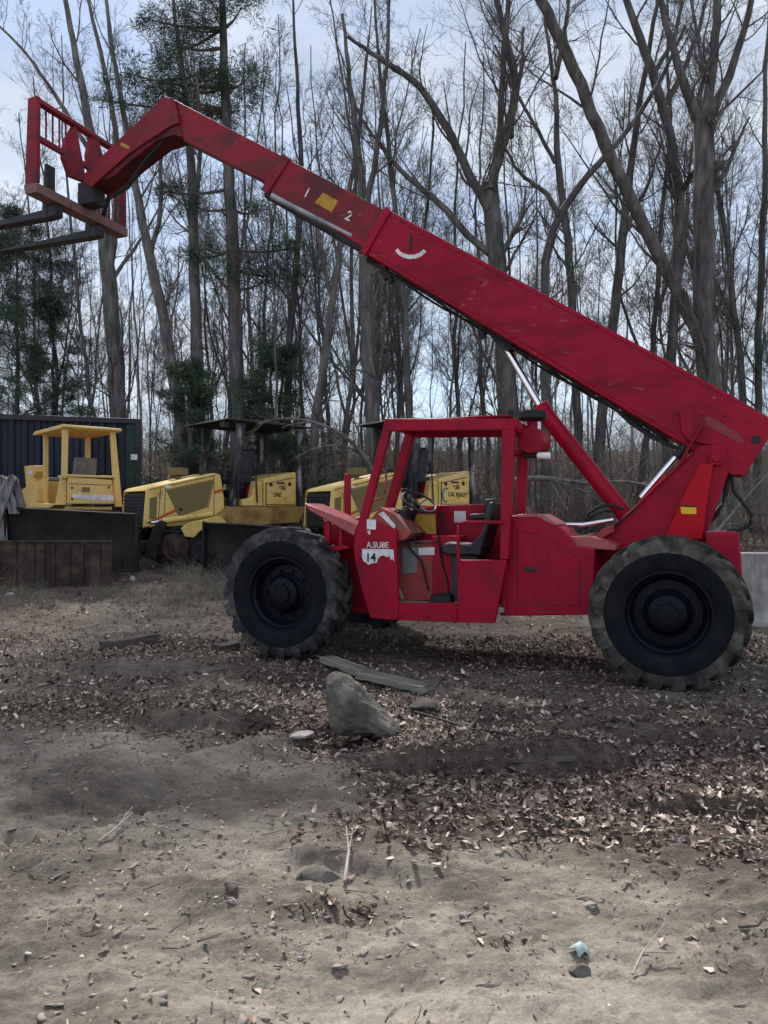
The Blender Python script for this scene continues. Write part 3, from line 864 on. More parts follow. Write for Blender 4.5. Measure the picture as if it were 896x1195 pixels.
def conifer(label, px, Y, top_py, wpx, seed, group, sparse=1.0, low=0):
    rg = np.random.default_rng(seed)
    x = (px - CX) / FPX * Y; g = hz(x, Y)
    top = CH + (HY - top_py) / FPX * Y; H = top - g; Wd = wpx / FPX * Y / 2
    root = empty('evergreen_tree', (x, Y, g)); tag(root, label, 'evergreen tree', group)
    m = 12
    P = np.zeros((1, m, 3)); P[0, :, 2] = np.linspace(-.1, H, m); P[0, 1:, :2] += rg.normal(0, .03, (m - 1, 2))
    rr = np.linspace(.1, .015, m)[None]
    t = Acc(); t.add(*tubes(P, rr, 8))
    A, ra, La = grow(P, rr, int(26 * sparse * max(1, H / 4)), .12 + low, .97, Wd * 1.9, 1.25, 5, -.02, .1, .3, rg, .008, .4, .8)
    t.add(*tubes(A, ra, 4))
    B, rb, Lb = grow(A, ra, 5, .25, 1., La * .4, .8, 3, .0, .15, .5, rg, .004, .5, .4)
    t.add(*tubes(B, rb, 3))
    V, Q = t.out(); np_mesh('trunk', V, Q, M['bark'], root)
    A2 = (A[:, 2:-1] + A[:, 3:]) / 2; B2 = (B[:, :-1] + B[:, 1:]) / 2
    c = np.concatenate([A[:, 2:].reshape(-1, 3), A2.reshape(-1, 3), B.reshape(-1, 3), B2.reshape(-1, 3)])
    c = c + rg.normal(0, .07, c.shape) - np.array((0, 0, .03))
    c = c[rg.random(len(c)) < .9]
    V, Q = needles(c, .13, 17, rg, ln=.13, wd=.013, flat=.4)
    np_mesh('crown', V, Q, M['pine'], root, smooth=False)


conifer('ragged dark evergreen at the left edge behind the container', 20, 22, 235, 165, 1, 'evergreens in the wood', 1.5)
conifer('leaning thin evergreen behind the roof of the tan cab', 62, 22.6, 330, 80, 2, 'evergreens in the wood', .6)
conifer('low dark evergreen between the leaning tree and the straight tree', 222, 18.2, 400, 66, 3, 'evergreens in the wood', 1.2)
conifer('bushy dark green evergreen over the middle bulldozer canopy', 318, 18.8, 400, 112, 4, 'evergreens in the wood', 1.9)

# ------------------------------------------------------------------ the rest of the wood
def proto_tree(seed, H, r0, fork, limb, dens):
    rg = np.random.default_rng(seed)
    m = 16
    P = np.zeros((m, 3)); P[:, 2] = np.linspace(-.2, H, m)
    P[:, 0] = np.cumsum(np.cumsum(rg.normal(0, .035, m)) * .6 + rg.normal(0, .05, m)); P[:, 1] = np.cumsum(rg.normal(0, .07, m)); P -= P[0] * (1, 1, 0)
    r = r0 * .78 * np.linspace(1.1, .22, m)
    S = [(P, r)]
    for _ in range(fork):
        A, ra, _l = grow(P[None], r[None], 1, .12, .5, H * .62, .5, 10, .07, .08, .7, rg, .015, .25)
        S.append((A[0], ra[0]))
    limbs, tw = crown_of(S, rg, H * .2, limb, 9, dens * 1.12, 1.1)
    tr = Acc()
    for P_, r_ in S: tr.add(*tubes(P_[None], r_[None], 7))
    tr.add(*limbs.out())
    return tr.out(), tw.out()


PROT = [proto_tree(200 + i, H, r, f, l, d) for i, (H, r, f, l, d) in enumerate([(13, .085, 2, 2.0, 1.), (15, .105, 3, 2.3, 1.), (11, .06, 1, 1.7, 1.), (14, .075, 2, 1.9, 1.), (12, .07, 3, 2.0, 1.), (16, .11, 3, 2.4, 1.)])]
mesh_cache = {}


def mid_tree(k, x, y, s, rz, i):
    root = empty('slender_tree', (x, y, hz(x, y)), rz)
    root.scale = (s, s, s); root.rotation_euler = (random.gauss(0, .05), random.gauss(0, .07), rz)
    tag(root, 'slender bare grey tree standing deep among the others of the leafless wood', 'tree', 'slender bare trees deep in the wood')
    (tv, tq), (cv, cq) = PROT[k]
    if k not in mesh_cache:
        a = np_mesh('trunk', tv, tq, M['bark'] if k % 2 else M['bark_pale'], root)
        b = np_mesh('crown', cv, cq, M['twig'], root)
        mesh_cache[k] = (a, b)
    else:
        for src in mesh_cache[k]:
            c = src.copy(); COL.objects.link(c); c.parent = root
    return root


used = []
i = 0
tries = 0
while i < 40 and tries < 3000:
    tries += 1
    Y = 19 + 15 * random.random() ** 1.1
    px = random.uniform(-90, 990)
    x = (px - CX) / FPX * Y
    if any((x - a) ** 2 + (Y - b) ** 2 < 1.0 for a, b in used): continue
    if x < -4.5 and Y < 21.5: continue
    used.append((x, Y))
    mid_tree(random.randrange(6), x, Y, random.uniform(.75, 1.2), random.uniform(0, 6.28), i); i += 1


SAP = [proto_tree(400 + j, H, r, f, l, d) for j, (H, r, f, l, d) in enumerate([(8, .03, 1, 1.5, .9), (9.5, .04, 2, 1.7, .9), (7, .025, 0, 1.3, .9)])]
sap_cache = {}


def sapling(k, x, y, s, rz):
    root = empty('sapling', (x, y, hz(x, y)), rz); root.scale = (s, s, s)
    tag(root, 'thin leafless sapling standing in the brush between the larger trunks', 'sapling', 'leafless saplings in the brush')
    (tv, tq), (cv, cq) = SAP[k]
    if k not in sap_cache:
        sap_cache[k] = (np_mesh('trunk', tv, tq, M['bark'], root), np_mesh('crown', cv, cq, M['twig'], root))
    else:
        for src in sap_cache[k]:
            c = src.copy(); COL.objects.link(c); c.parent = root


i = 0
tries = 0
while i < 52 and tries < 4000:
    tries += 1
    Y = 17.5 + 15 * random.random(); x = (random.uniform(-60, 960) - CX) / FPX * Y
    if any((x - a) ** 2 + (Y - b) ** 2 < .5 for a, b in used): continue
    if x < -4.6 and Y < 22: continue
    used.append((x, Y)); sapling(random.randrange(3), x, Y, random.uniform(.7, 1.25), random.uniform(0, 6.28)); i += 1


def far_woods():
    rg = np.random.default_rng(5)
    acc = Acc()
    small = [proto_tree(300 + j, 15, .075, 1, 2.4, .62) for j in range(3)]
    for _ in range(85):
        Y = rg.uniform(36, 85); x = rg.uniform(-.62, .62) * Y
        (tv, tq), (cv, cq) = small[rg.integers(3)]
        a = rg.uniform(0, 6.28); s = rg.uniform(.8, 1.3)
        Rz = np.array([[math.cos(a), -math.sin(a), 0], [math.sin(a), math.cos(a), 0], [0, 0, 1]]) * s
        o = np.array((x, Y, hz(x, Y)))
        acc.add(tv @ Rz.T + o, tq); acc.add(cv @ Rz.T + o, cq)
    V, Q = acc.out()
    o = np_mesh('far_woods', V, Q, M['twig_hazed'])
    o['kind'] = 'stuff'; o['label'] = 'far leafless woods closing the view behind the trees'; o['category'] = 'woods'


far_woods()


def undergrowth():
    rg = np.random.default_rng(8)
    acc = Acc()
    # saplings and brambles on the rising ground behind the machines
    n = 6200
    y = 16.8 + 44 * rg.random(n) ** 1.5; x = rg.uniform(-.6, .6, n) * y
    k = ~((x < -4.6) & (y < 20.5)); x, y = x[k], y[k]; n = len(x)
    z = height(x, y)
    P = np.zeros((n, 6, 3)); P[:, 0] = np.stack([x, y, z - .05], -1)
    D = rg.normal(0, .45, (n, 3)); D[:, 2] = 1
    L = rg.uniform(.5, 3.2, n) * (1 + .5 * sstep(28, 45, y)) * np.where(rg.random(n) < .2, 1.5, 1)
    for i in range(5):
        D = D / np.linalg.norm(D, axis=1, keepdims=True)
        P[:, i + 1] = P[:, i] + D * (L / 5)[:, None]
        D = D + rg.normal(0, .22, (n, 3)); D[:, 2] -= .07
    r = rg.uniform(.005, .014, n)[:, None] * np.linspace(1, .4, 6)[None]
    acc.add(*tubes(P, r, 4))
    B, rb, Lb = grow(P, r, 6, .15, 1., L * .35, .75, 3, .02, .2, .6, rg, .003, .5, .3)
    acc.add(*tubes(B, rb, 3))
    C, rc, Lc = grow(B, rb, 3, .2, 1., Lb * .5, .75, 2, .02, .2, .6, rg, .0026, .5, .3)
    acc.add(*tubes(C, rc, 3))
    V, Q = acc.out()
    o = np_mesh('undergrowth', V, Q, M['brush'])
    o['kind'] = 'stuff'; o['label'] = 'tangled leafless brush on the rising ground behind the machines'; o['category'] = 'undergrowth'


undergrowth()


def dry_grass():
    rg = np.random.default_rng(9)

    def dens(x, y):
        g = sstep(10.3, 11.6, y + .6 * fbm(x, y, 3, 44)) * sstep(-.1, .1, fbm(x * 1.2, y * 1.2, 3, 45) + .06)
        return g * .75
    global rng
    x, y = scatter_pts(9000, dens, 9.6, 14.8)
    n = len(x)
    base = np.stack([x, y, height(x, y) - .01], -1)
    m = 9
    base = np.repeat(base, m, 0); n = len(base)
    base[:, :2] += rg.normal(0, .035, (n, 2))
    P = np.zeros((n, 4, 3)); P[:, 0] = base
    D = rg.normal(0, .5, (n, 3)); D[:, 2] = 1
    L = rg.uniform(.06, .24, n) * np.where(rg.random(n) < .1, 2.2, 1)
    for i in range(3):
        D /= np.linalg.norm(D, axis=1, keepdims=True)
        P[:, i + 1] = P[:, i] + D * (L / 3)[:, None]
        D[:, 2] -= .35; D += rg.normal(0, .1, (n, 3))
    r = np.full((n, 1), .0028) * np.linspace(1, .3, 4)[None]
    V, Q = tubes(P, r, 3)
    o = np_mesh('dry_grass', V, Q, M['grass'])
    o['kind'] = 'stuff'; o['label'] = 'short dry grass on the bank before the bulldozers'; o['category'] = 'grass'


dry_grass()


def stick_litter():
    rg = np.random.default_rng(10)
    x1, y1 = scatter_pts(1500, lambda x, y: .3 + .5 * litter(x, y), 2.2, 7)
    x2, y2 = scatter_pts(1100, lambda x, y: .6 * np.ones_like(x), 7, 14)
    x = np.concatenate([x1, x2]); y = np.concatenate([y1, y2]); n = len(x)
    L = np.clip(np.exp(rg.normal(-2.6, .6, n)), .025, .5) * np.where(y < 5, .7, 1.2)
    a = rg.normal(0, .9, n); D = np.stack([np.cos(a), np.sin(a), rg.normal(.03, .07, n)], -1)
    P = np.zeros((n, 4, 3)); P[:, 0] = np.stack([x, y, np.zeros(n)], -1)
    for i in range(3):
        P[:, i + 1] = P[:, i] + D * (L / 3)[:, None]; D = D + rg.normal(0, .16, (n, 3))
    hgt = height(P[..., 0], P[..., 1])
    P[..., 2] = np.maximum(hgt + .004, P[..., 2] * 1 + hgt[:, :1] + .004)
    r = (L * .010 + .0014)[:, None] * np.linspace(1.1, .6, 4)[None]
    V, Q = tubes(P, r, 5)
    o = np_mesh('twig_litter', V, Q, M['stick'], colors=np.repeat(rg.beta(1.3, 2., n), 20))
    o['kind'] = 'stuff'; o['label'] = 'broken twigs lying about on the earth'; o['category'] = 'twigs'


stick_litter()


# ------------------------------------------------------------------ telehandler
T = TFR
tele = empty('telehandler', tuple(T.O), T.th)
tag(tele, 'red rough terrain telehandler with its long boom raised over an open cab', 'telehandler')
RW = .675


def lug_box(mb, c, a0, a1, y0, y1, r0, r1, da, mi):
    """a tread lug running from (a0, y0) to (a1, y1) round the tyre"""
    def p(a, y, r): return (c[0] + r * math.cos(a), c[1] + y, c[2] + r * math.sin(a))
    vs, fs = [], []
    n = 6
    for i in range(n):
        f = (0, .3, .6, .86, .97, 1)[i]
        a = a0 + (a1 - a0) * f ** 1.3; y = y0 + (y1 - y0) * f
        w = da * (.85 + .5 * f)
        drop, low = ((0, 0), (0, 0), (0, 0), (.012, 0), (.045, .03), (.095, .065))[i]
        vs += [p(a - w, y, r0 - low), p(a - w * .72, y, r1 - drop), p(a + w * .72, y, r1 - drop), p(a + w, y, r0 - low)]
    for i in range(n - 1):
        o = i * 4
        for k in range(3):
            fs.append((o + k, o + k + 1, o + k + 5, o + k + 4))
    fs += [(0, 1, 2, 3), (o + 7, o + 6, o + 5, o + 4)]
    mb.add(vs, fs, mi)


def make_wheel(cx, cz, y0, flip, tread, phase, k_=1.0):
    """wheel whose outer face is at y0 (flip = the far side of the machine)"""
    s = -1 if flip else 1
    c = (cx, y0, cz)
    RWk = RW * k_
    rim = MB()
    prof = [(.055, .375), (.03, .372), (.03, .352), (.05, .345), (.075, .335), (.085, .318), (.15, .30), (.17, .285), (.165, .21), (.13, .175), (.12, .165), (.075, .158), (.065, .145), (.06, .09), (.035, .085), (.03, 0.0)]
    rim.lathe([(s * y, r * k_) for y, r in prof], c, 48)
    for k in range(10):
        a = 2 * PI * k / 10
        p = (cx + .245 * math.cos(a), y0 + s * .165, cz + .245 * math.sin(a))
        rim.tube([p, (p[0], p[1] - s * .03, p[2])], .016, 6)
    for k in range(6):
        a = 2 * PI * k / 6 + .3
        p = (cx + .115 * math.cos(a), y0 + s * .063, cz + .115 * math.sin(a))
        rim.tube([p, (p[0], p[1] - s * .016, p[2])], .013, 6)
    w = rim.build('wheel', M['rim'], tele)
    ty = MB()
    prof = [(.04, .365), (.022, .38), (.008, .42), (.0, .475), (.004, .53), (.010, .575), (.03, .614), (.09, .636), (.19, .642), (.29, .636), (.35, .614), (.37, .575), (.376, .53), (.38, .475), (.372, .42), (.358, .38), (.34, .365)]
    mi = [0 if (r < .56 and r2 < .56) else 1 for (_, r), (_, r2) in zip(prof, prof[1:])]
    ty.lathe([(s * y, r * k_) for y, r in prof], c, 64, mi)
    n = 20
    for k in range(n):
        a = 2 * PI * k / n + phase
        lug_box(ty, c, a, a + .26, s * .21, -s * .008, .59 * k_, RWk + random.uniform(-.006, .004), .056, 1)
        lug_box(ty, c, a + PI / n, a + PI / n + .26, s * .17, s * .388, .59 * k_, RWk + random.uniform(-.006, .004), .056, 1)
    ty.build('tyre', [M['sidewall'], tread], w)
    return w


fx, _, fz = T.at(331, 697, y=.1)
rx, _, rz_ = T.at(779, 712, y=.1)
ZW = .655
YB = 2.02      # where the far wheels' inner faces begin
make_wheel(fx, .70, .0, False, M['tread'], .1, 1.06)
make_wheel(rx, .665, .0, False, M['tread_mud'], .25, 1.015)
make_wheel(fx, .70, 2.4, True, M['tread'], .4, 1.06)
make_wheel(rx, ZW, 2.4, True, M['tread_mud'], .6)

mb = MB()
for x in (fx, rx):
    mb.tube([(x, .2, ZW), (x, 2.2, ZW)], .1, 14)
    mb.tube([(x, .95, ZW), (x, 1.45, ZW)], .22, 16)
    mb.tube([(x, .3, ZW), (x, .44, ZW)], .19, 16)
    mb.tube([(x, 1.96, ZW), (x, 2.1, ZW)], .19, 16)
mb.build('axle', M['dark_metal'], tele, .01)

mb = MB()
mb.box(fx - .35, rx + .5, .56, .64, .60, .98)
mb.box(fx - .35, rx + .5, 1.74, 1.82, .60, .98)
mb.box(fx - .34, rx + .49, .65, 1.73, .62, .72)
mb.box(fx - .40, fx - .345, .5, 1.88, .55, 1.05)
mb.prism(T.xz([(376, 640), (392, 607), (420, 604), (432, 640), (440, 715), (395, 715)], .55), .52, .555)
mb.box(fx + .35, fx + .41, .45, .97, .9, 1.24)
mb.box(fx + .5, fx + 1.1, 1.0, 1.72, .74, .95)
mb.build('chassis', M['red'], tele, .008)

# nose plate over the front wheel with its ribs
mb = MB()
mb.prism(T.xz([(355, 587), (416.5, 612.5), (413, 625.5), (378, 605), (361, 596)], .2), .2, .62)
mb.build('front_fender', M['red_top'], tele, .006)
mb = MB()
mb.prism(T.xz([(381, 606.5), (385, 609), (384, 634), (377, 634)], .25), .25, .29)
mb.prism(T.xz([(396, 615), (399, 617), (399, 638), (395, 638)], .25), .25, .29)
mb.prism(T.xz([(377, 606), (414, 626), (414, 640), (377, 637)], .58), .58, .61)
mb.prism(T.xz([(383, 637.5), (405, 636), (412, 639), (390, 644)], .3), .24, .6)
mb.build('fender_bracket', M['red'], tele, .004)
mb = MB()
a = T.at(405.5, 612, y=.95); b = T.at(405.5, 553, y=.95)
mb.bar(a, b, .06, .07)
mb.build('nose_post', M['red'], tele, .005)
mb = MB()
h = [T.at(q[0], q[1], y=.62) for q in [(446, 548), (450, 551), (451, 562), (449, 575), (445, 582), (437, 583)]]
mb.tube(h, .012, 8)
mb.build('grab_loop', M['red_worn'], tele)

# ---- cab
CY0, CY1 = .2, .93
cab = MB()
cab.prism(T.xz([(449, 488.5), (604, 488.5), (601, 501.5), (452, 503)], CY0), CY0, CY0 + .075)                # roof rail
cab.prism(T.xz([(449, 489), (458.5, 489), (424.5, 618), (415.5, 618)], CY0 + .003), CY0 + .003, CY0 + .072)  # front post
cab.prism(T.xz([(585.5, 500), (600, 500), (593, 652.8), (583, 652.8)], CY0 + .003), CY0 + .003, CY0 + .10)   # rear post
cab.prism(T.xz([(415.8, 617), (424, 606), (447, 612.5), (462, 618), (463, 623), (462.3, 634), (464.5, 703.7), (464.5, 724), (432, 721.5), (424, 695), (415, 660), (412, 637)], CY0 - .004), CY0 - .004, CY0 + .05)   # front corner panel
cab.prism(T.xz([(464.8, 703.7), (533.2, 703.9), (533.2, 726.2), (464.8, 724)], CY0), CY0, CY0 + .06)          # sill
cab.prism(T.xz([(533.5, 653.5), (591, 653.5), (588, 670), (577, 727.3), (533.5, 726.2)], CY0 - .006), CY0 - .006, CY0 + .05)  # door panel
# far side frame: the same rail and posts carried over
xo = 0
cab.prism(T.xz([(449, 488.5), (604, 488.5), (601, 501.5), (452, 503)], CY0), CY1 - .07, CY1)
cab.prism(T.xz([(449, 489), (460, 489), (424.5, 618), (413.5, 618)], CY0), CY1 - .085, CY1 - .003)
cab.prism(T.xz([(587, 500), (601, 500), (593, 660), (583, 660)], CY0), CY1 - .085, CY1 - .003)
tl = T.at(449, 488.5, y=CY0); tr_ = T.at(604, 488.5, y=CY0)
cab.box(tl[0] + .002, tl[0] + .075, CY0 + .076, CY1 - .071, tl[2] - .10, tl[2] - .012)
cab.box(tr_[0] - .10, tr_[0] - .006, CY0 + .076, CY1 - .071, tr_[2] - .12, tr_[2] - .012)
cab.box(tl[0] + .08, tr_[0] - .105, CY0 + .076, CY1 - .071, tl[2] - .03, tl[2] - .012)                      # roof plate
lo = T.at(464, 724, y=CY0)
f0 = T.at(420, 618, y=CY0); f1 = T.at(590, 655, y=CY0)
rr0 = T.at(577, 727, y=CY0)
cab.build('cab', M['red'], tele, .007)
xl, xr = T.at(430, 720, y=CY0)[0], T.at(588, 690, y=CY0)[0]
zfl = T.at(500, 706, y=CY0)[2]
# walls inside the cab
mb = MB()
mb.prism(T.xz([(492, 590), (600, 588), (600, 712), (492, 712)], CY1), CY1 - .02, CY1 + .012)   # far wall
mb.prism(T.xz([(446, 600), (508, 590), (508, 712), (446, 712)], CY1 - .2), CY1 - .2, CY1 - .02)
xb = T.at(585, 655, y=CY0)[0]
mb.box(xb - .03, xb + .03, CY0 + .11, CY1 - .09, zfl, T.at(590, 600, y=CY0)[2])                             # rear wall
mb.box(xl + .03, xl + .08, CY0 + .06, CY1 - .22, zfl, T.at(430, 612, y=CY0)[2])                            # front wall
ped = T.at(508, 625, y=.62)
mb.box(ped[0], ped[0] + .3, .50, CY1 - .21, zfl, T.at(508, 625, y=.62)[2])                                 # pedestal
mb.build('cab_wall', M['red'], tele, .006)
mb = MB()
mb.box(xl + .02, xb, CY0 + .062, CY1 - .02, zfl - .05, zfl)
mb.build('cab_floor', M['floor_dirt'], tele)
# dashboard: a raked panel with a pale top, controls and column
mb = MB()
mb.prism(T.xz([(430, 609), (444, 592), (460, 600), (476, 618), (480, 622), (474, 629), (463, 632), (455, 622)], CY0 + .06), CY0 + .055, CY1 - .22)
dash = mb.build('dashboard', M['red_worn'], tele, .006)
mb = MB()
mb.prism(T.xz([(441, 599.5), (447, 597), (461, 613), (459.5, 617.5)], CY0 + .04), CY0 + .051, CY0 + .4)
mb.build('dash_label', M['white'], dash)
mb = MB()
p0 = T.at(470, 620, y=.5); p1 = T.at(474, 592, y=.55)
mb.tube([p0, p1], .035, 10)
mb.tube([T.at(458, 610, y=.42), T.at(463, 596, y=.42)], .03, 8)
mb.box(p1[0] - .1, p1[0] + .03, .45, .62, p1[2] - .12, p1[2] - .02)
mb.build('steering_column', M['dark_metal'], tele, .004)
# steering wheel
mb = MB()
cen = Vector(T.at(489, 586, y=.56)); ax = (Vector(T.at(500, 572, y=.56)) - Vector(T.at(481, 598, y=.56))).normalized()
ax = Vector((.48, -.3, .82)).normalized()
e1 = ax.cross(Vector((0, 1, 0))).normalized(); e2 = ax.cross(e1)
ring = [cen + (e1 * math.cos(t) + e2 * math.sin(t)) * .19 for t in [2 * PI * k / 28 for k in range(29)]]
mb.tube(ring, .014, 7, caps=False)
for k in range(3):
    t = 2 * PI * k / 3 + .5
    mb.tube([cen - ax * .04, cen + (e1 * math.cos(t) + e2 * math.sin(t)) * .185], .01, 6)
mb.tube([cen - ax * .28, cen - ax * .02], .03, 8)
mb.build('steering_wheel', M['black'], tele)
# levers
for px in (511.5, 515, 518.5):
    mb = MB()
    b_ = T.at(px + 2, 622, y=.66); t_ = T.at(px, 601 + abs(px - 515) * .6, y=.66)
    mb.tube([b_, t_], .008, 6); mb.tube([t_, (t_[0], t_[1], t_[2] + .03)], .016, 8)
    mb.build('lever', M['black'], tele)
mb = MB()
q = T.xz([(484, 600), (508, 600), (509, 623), (483.5, 623)], CY1 - .21)
mb.prism(q, CY1 - .212, CY1 - .2005)
mb.build('warning_panel', M['yellow_dull'], tele)
mb = MB()
mb.prism(T.xz([(469.5, 639), (487, 639), (487, 668), (469.5, 670)], .5), .49, .5)
mb.build('grey_cover', M['grey_panel'], tele)
mb = MB()
mb.prism(T.xz([(488.5, 639.5), (507, 638.5), (507, 647.5), (488.5, 648)], .5), .493, .5)
mb.prism(T.xz([(530, 596.5), (543.5, 596.5), (543.5, 609.5), (530, 609.5)], CY1 - .021), CY1 - .024, CY1 - .021)
mb.build('notice_label', M['white'], tele)
# inner bulkhead carrying those plates
mb = MB()
mb.prism(T.xz([(463, 632), (508, 630), (508, 700), (463, 702)], .502), .502, .55)
mb.build('bulkhead', M['red_worn'], tele, .004)
# seat
mb = MB()
sx0 = T.at(519, 640, y=.55)[0]; sx1 = T.at(566, 640, y=.55)[0]; sz = T.at(540, 634, y=.55)[2]
mb.prism([(sx0, sz - .07), (sx0 + .03, sz - .005), (sx0 + .12, sz + .01), (sx1, sz - .02), (sx1, sz - .12), (sx0 + .05, sz - .12)], .38, .80)
seat = mb.build('seat', M['seat'], tele, .025)
mb = MB()
mb.prism([(sx0 + .05, sz + .005), (sx0 + .1, sz + .018), (sx1 - .12, sz + .0), (sx1 - .14, sz - .03), (sx0 + .06, sz - .03)], .40, .78)
mb.build('seat_pad', M['seat_worn'], seat, .012)
mb = MB()
mb.prism([(sx1 - .14, sz - .03), (sx1 + .02, sz - .06), (sx1 + .15, sz + .42), (sx1 + .07, sz + .42), (sx1 - .0, sz + .1)], .39, .79)
mb.build('backrest', M['seat'], seat, .03)
mb = MB()
mb.box(sx0 + .1, sx1 - .05, .45, .74, zfl + .01, sz - .12)
mb.build('seat_base', M['dark_metal'], seat, .01)
mb = MB()
mb.prism(T.xz([(548, 600), (572, 599), (572, 605), (548, 606)], .84), .81, .88)
mb.build('armrest', M['seat'], tele, .01)
mb = MB()
mb.prism(T.xz([(568, 583), (582, 582), (582, 600), (568, 600)], .86), .78, .86)
mb.build('headrest', M['seat'], tele, .01)
mb = MB()
bx_ = T.at(504, 690, y=.42)
mb.box(bx_[0], bx_[0] + .22, .36, .56, zfl + .002, zfl + .085)
mb.box(bx_[0] + .09, bx_[0] + .2, .38, .5, zfl + .086, zfl + .1)
mb.build('battery_box', M['black'], tele, .008)
mb = MB()
pp = T.at(470, 688, y=.40)
mb.bar((pp[0], .40, pp[2] - .1), (pp[0] - .09, .40, pp[2] + .1), .05, .012)
mb.build('pedal', M['floor_dirt'], tele)
for k, path in enumerate(([(474, 622), (478, 640), (492, 655), (500, 690)], [(480, 618), (486, 634), (512, 632), (516, 660)], [(512, 625), (514, 650), (522, 680), (524, 700)])):
    mb = MB(); mb.tube([T.at(a, b, y=.47 + .01 * k) for a, b in path], .011, 6); mb.build('cab_cable', M['black'], tele)
# hand rail over the door panel
mb = MB()
pts = [T.at(q[0], q[1], y=CY0 - .02) for q in [(535, 656), (534.5, 620), (535, 614), (538, 610.5), (544, 609.5), (565, 609.7), (586, 610)]]
mb.tube(pts, .017, 10)
mb.build('handrail', M['red'], tele)
# antenna rod, roof lamp
mb = MB()
mb.tube([T.at(q[0], q[1], y=.5) for q in [(580, 488), (578, 478), (575, 468), (569, 457)]], .006, 6)
mb.build('antenna', M['chrome'], tele)

# decals on the front corner panel
yd = CY0 - .0075
mb = MB()
mb.prism(T.xz([(422.5, 640.5), (458.8, 641), (459.8, 655), (457.5, 652), (456, 654), (454.5, 649), (451, 650), (447.5, 648), (444, 649), (441, 652), (439.5, 656.5), (434, 657.5), (429.5, 659), (427.5, 656.5), (424.3, 655.5), (422.3, 650)], yd + .001), yd + .001, yd + .004)
mb.build('number_patch', M['white'], tele)
mb = MB()
mb.prism(T.xz([(428, 606), (438.5, 606.5), (438.5, 618), (428, 617.5)], yd + .001), yd + .001, yd + .004)
mb.prism(T.xz([(428, 619.5), (432, 619), (431.5, 624.5), (430, 623)], yd + .001), yd + .001, yd + .004)
mb.build('paper_label', M['white'], tele)


def text(name, body, size, loc, rot, m, parent, ext=.001, bold=0.0, sx=1):
    cu = bpy.data.curves.new(name, 'FONT'); cu.body = body; cu.size = size; cu.extrude = ext; cu.offset = bold
    cu.materials.append(m)
    t = bpy.data.objects.new(name, cu); COL.objects.link(t)
    me = bpy.data.meshes.new_from_object(t.evaluated_get(bpy.context.evaluated_depsgraph_get()))
    bpy.data.objects.remove(t); bpy.data.curves.remove(cu)
    me.materials.clear(); me.materials.append(m)
    o = bpy.data.objects.new(name, me); COL.objects.link(o); o.parent = parent
    o.location = loc; o.rotation_euler = rot; o.scale = (sx, 1, 1)
    return o


p = T.at(426.3, 654.8, y=yd - .001)
text('number', '14', .118, p, (R(90), 0, 0), M['ink'], tele, bold=.003)
p = T.at(427.5, 639, y=yd - .001)
text('lettering', 'A.SU8E', .085, p, (R(90), 0, 0), M['white'], tele, bold=.001, sx=.95)

# ---- engine side behind the cab
mb = MB()
mb.prism(T.xz([(596, 602), (629, 601), (655, 616), (667, 628), (671, 637), (694, 640), (694, 717), (584, 718.5), (588, 690), (594, 652)], .36), .33, .98)
mb.build('engine_housing', M['red'], tele, .012)
mb = MB()
mb.prism(T.xz([(604, 600.2), (629, 599.5), (651, 612), (648, 614), (627, 603.5), (604, 604)], .36), .324, .99)
mb.prism(T.xz([(664, 626), (690, 626), (720, 636), (720, 642), (672, 639)], .5), .4, .95)
mb.build('engine_cover', M['red_top'], tele, .006)
# air cleaner with its cap
mb = MB()
ac = T.at(622, 514.5, y=.6)
mb.tube([(ac[0], .48, ac[2]), (ac[0], .52, ac[2]), (ac[0], .86, ac[2])], [.128, .132, .132], 24)
mb.tube([(ac[0], .475, ac[2]), (ac[0], .479, ac[2])], .05, 16)
mb.tube([(ac[0] - .02, .66, ac[2] + .1), (ac[0] - .02, .66, ac[2] + .2)], .055, 12)
mb.bar((ac[0] - .12, .7, ac[2] - .08), (ac[0] - .22, .7, ac[2] - .12), .12, .05)
acl = mb.build('air_cleaner', M['red'], tele, .006)
mb = MB()
cz_ = T.at(620, 485, y=.66)[2]
mb.tube([(ac[0] - .02, .66, cz_ - .05), (ac[0] - .02, .66, cz_ - .03), (ac[0] - .02, .66, cz_ + .03), (ac[0] - .02, .66, cz_ + .045)], [.12, .14, .14, .11], 20)
mb.build('rain_cap', M['black'], acl)
mb = MB()
mb.tube([T.at(612, 531, y=.55), T.at(627, 531.5, y=.55)], .03, 10)
mb.build('filter_neck', M['black'], tele)
mb = MB()
mb.tube([T.at(627, 531.5, y=.55), T.at(642, 532, y=.55)], .034, 14)
mb.build('filter_can', M['glass_bottle'], tele, .004)

# ---- rear frame that carries the boom
up = [(808, 529), (813, 523), (820, 519.5), (846, 519.5), (849.5, 552), (840, 580), (831, 607), (824, 622), (822, 645), (700, 652), (668, 641), (668, 628), (700, 620.5), (718, 612.5), (735, 597.5), (752, 580.5), (770, 563), (790, 544.5)]
mb = MB()
mb.prism(T.xz(up, .94), .94, .985)
mb.prism(T.xz(up, .94), 1.52, 1.565)
mb.prism(T.xz([(790, 543), (818, 495), (819.5, 497), (794, 544)], .92), .90, .985)
mb.prism(T.xz([(700, 619), (718, 611), (735, 596), (770, 561.5), (808, 527.5), (809, 530), (771, 565), (736, 600), (719, 615), (701, 623)], .93), .905, .94)   # front flange
bot = T.at(760, 640, y=.94)
mb.box(bot[0] - .55, bot[0] + .65, .99, 1.515, bot[2] - .5, bot[2] - .1)
mb.build('rear_frame', M['red'], tele, .008)
mb = MB()
mb.prism(T.xz([(817, 541), (832, 541), (829, 560), (823, 600), (820, 630), (775, 628), (783, 612), (800, 572)], .86), .845, .935)
mb.build('gusset', M['red_fresh'], tele, .008)
mb = MB()
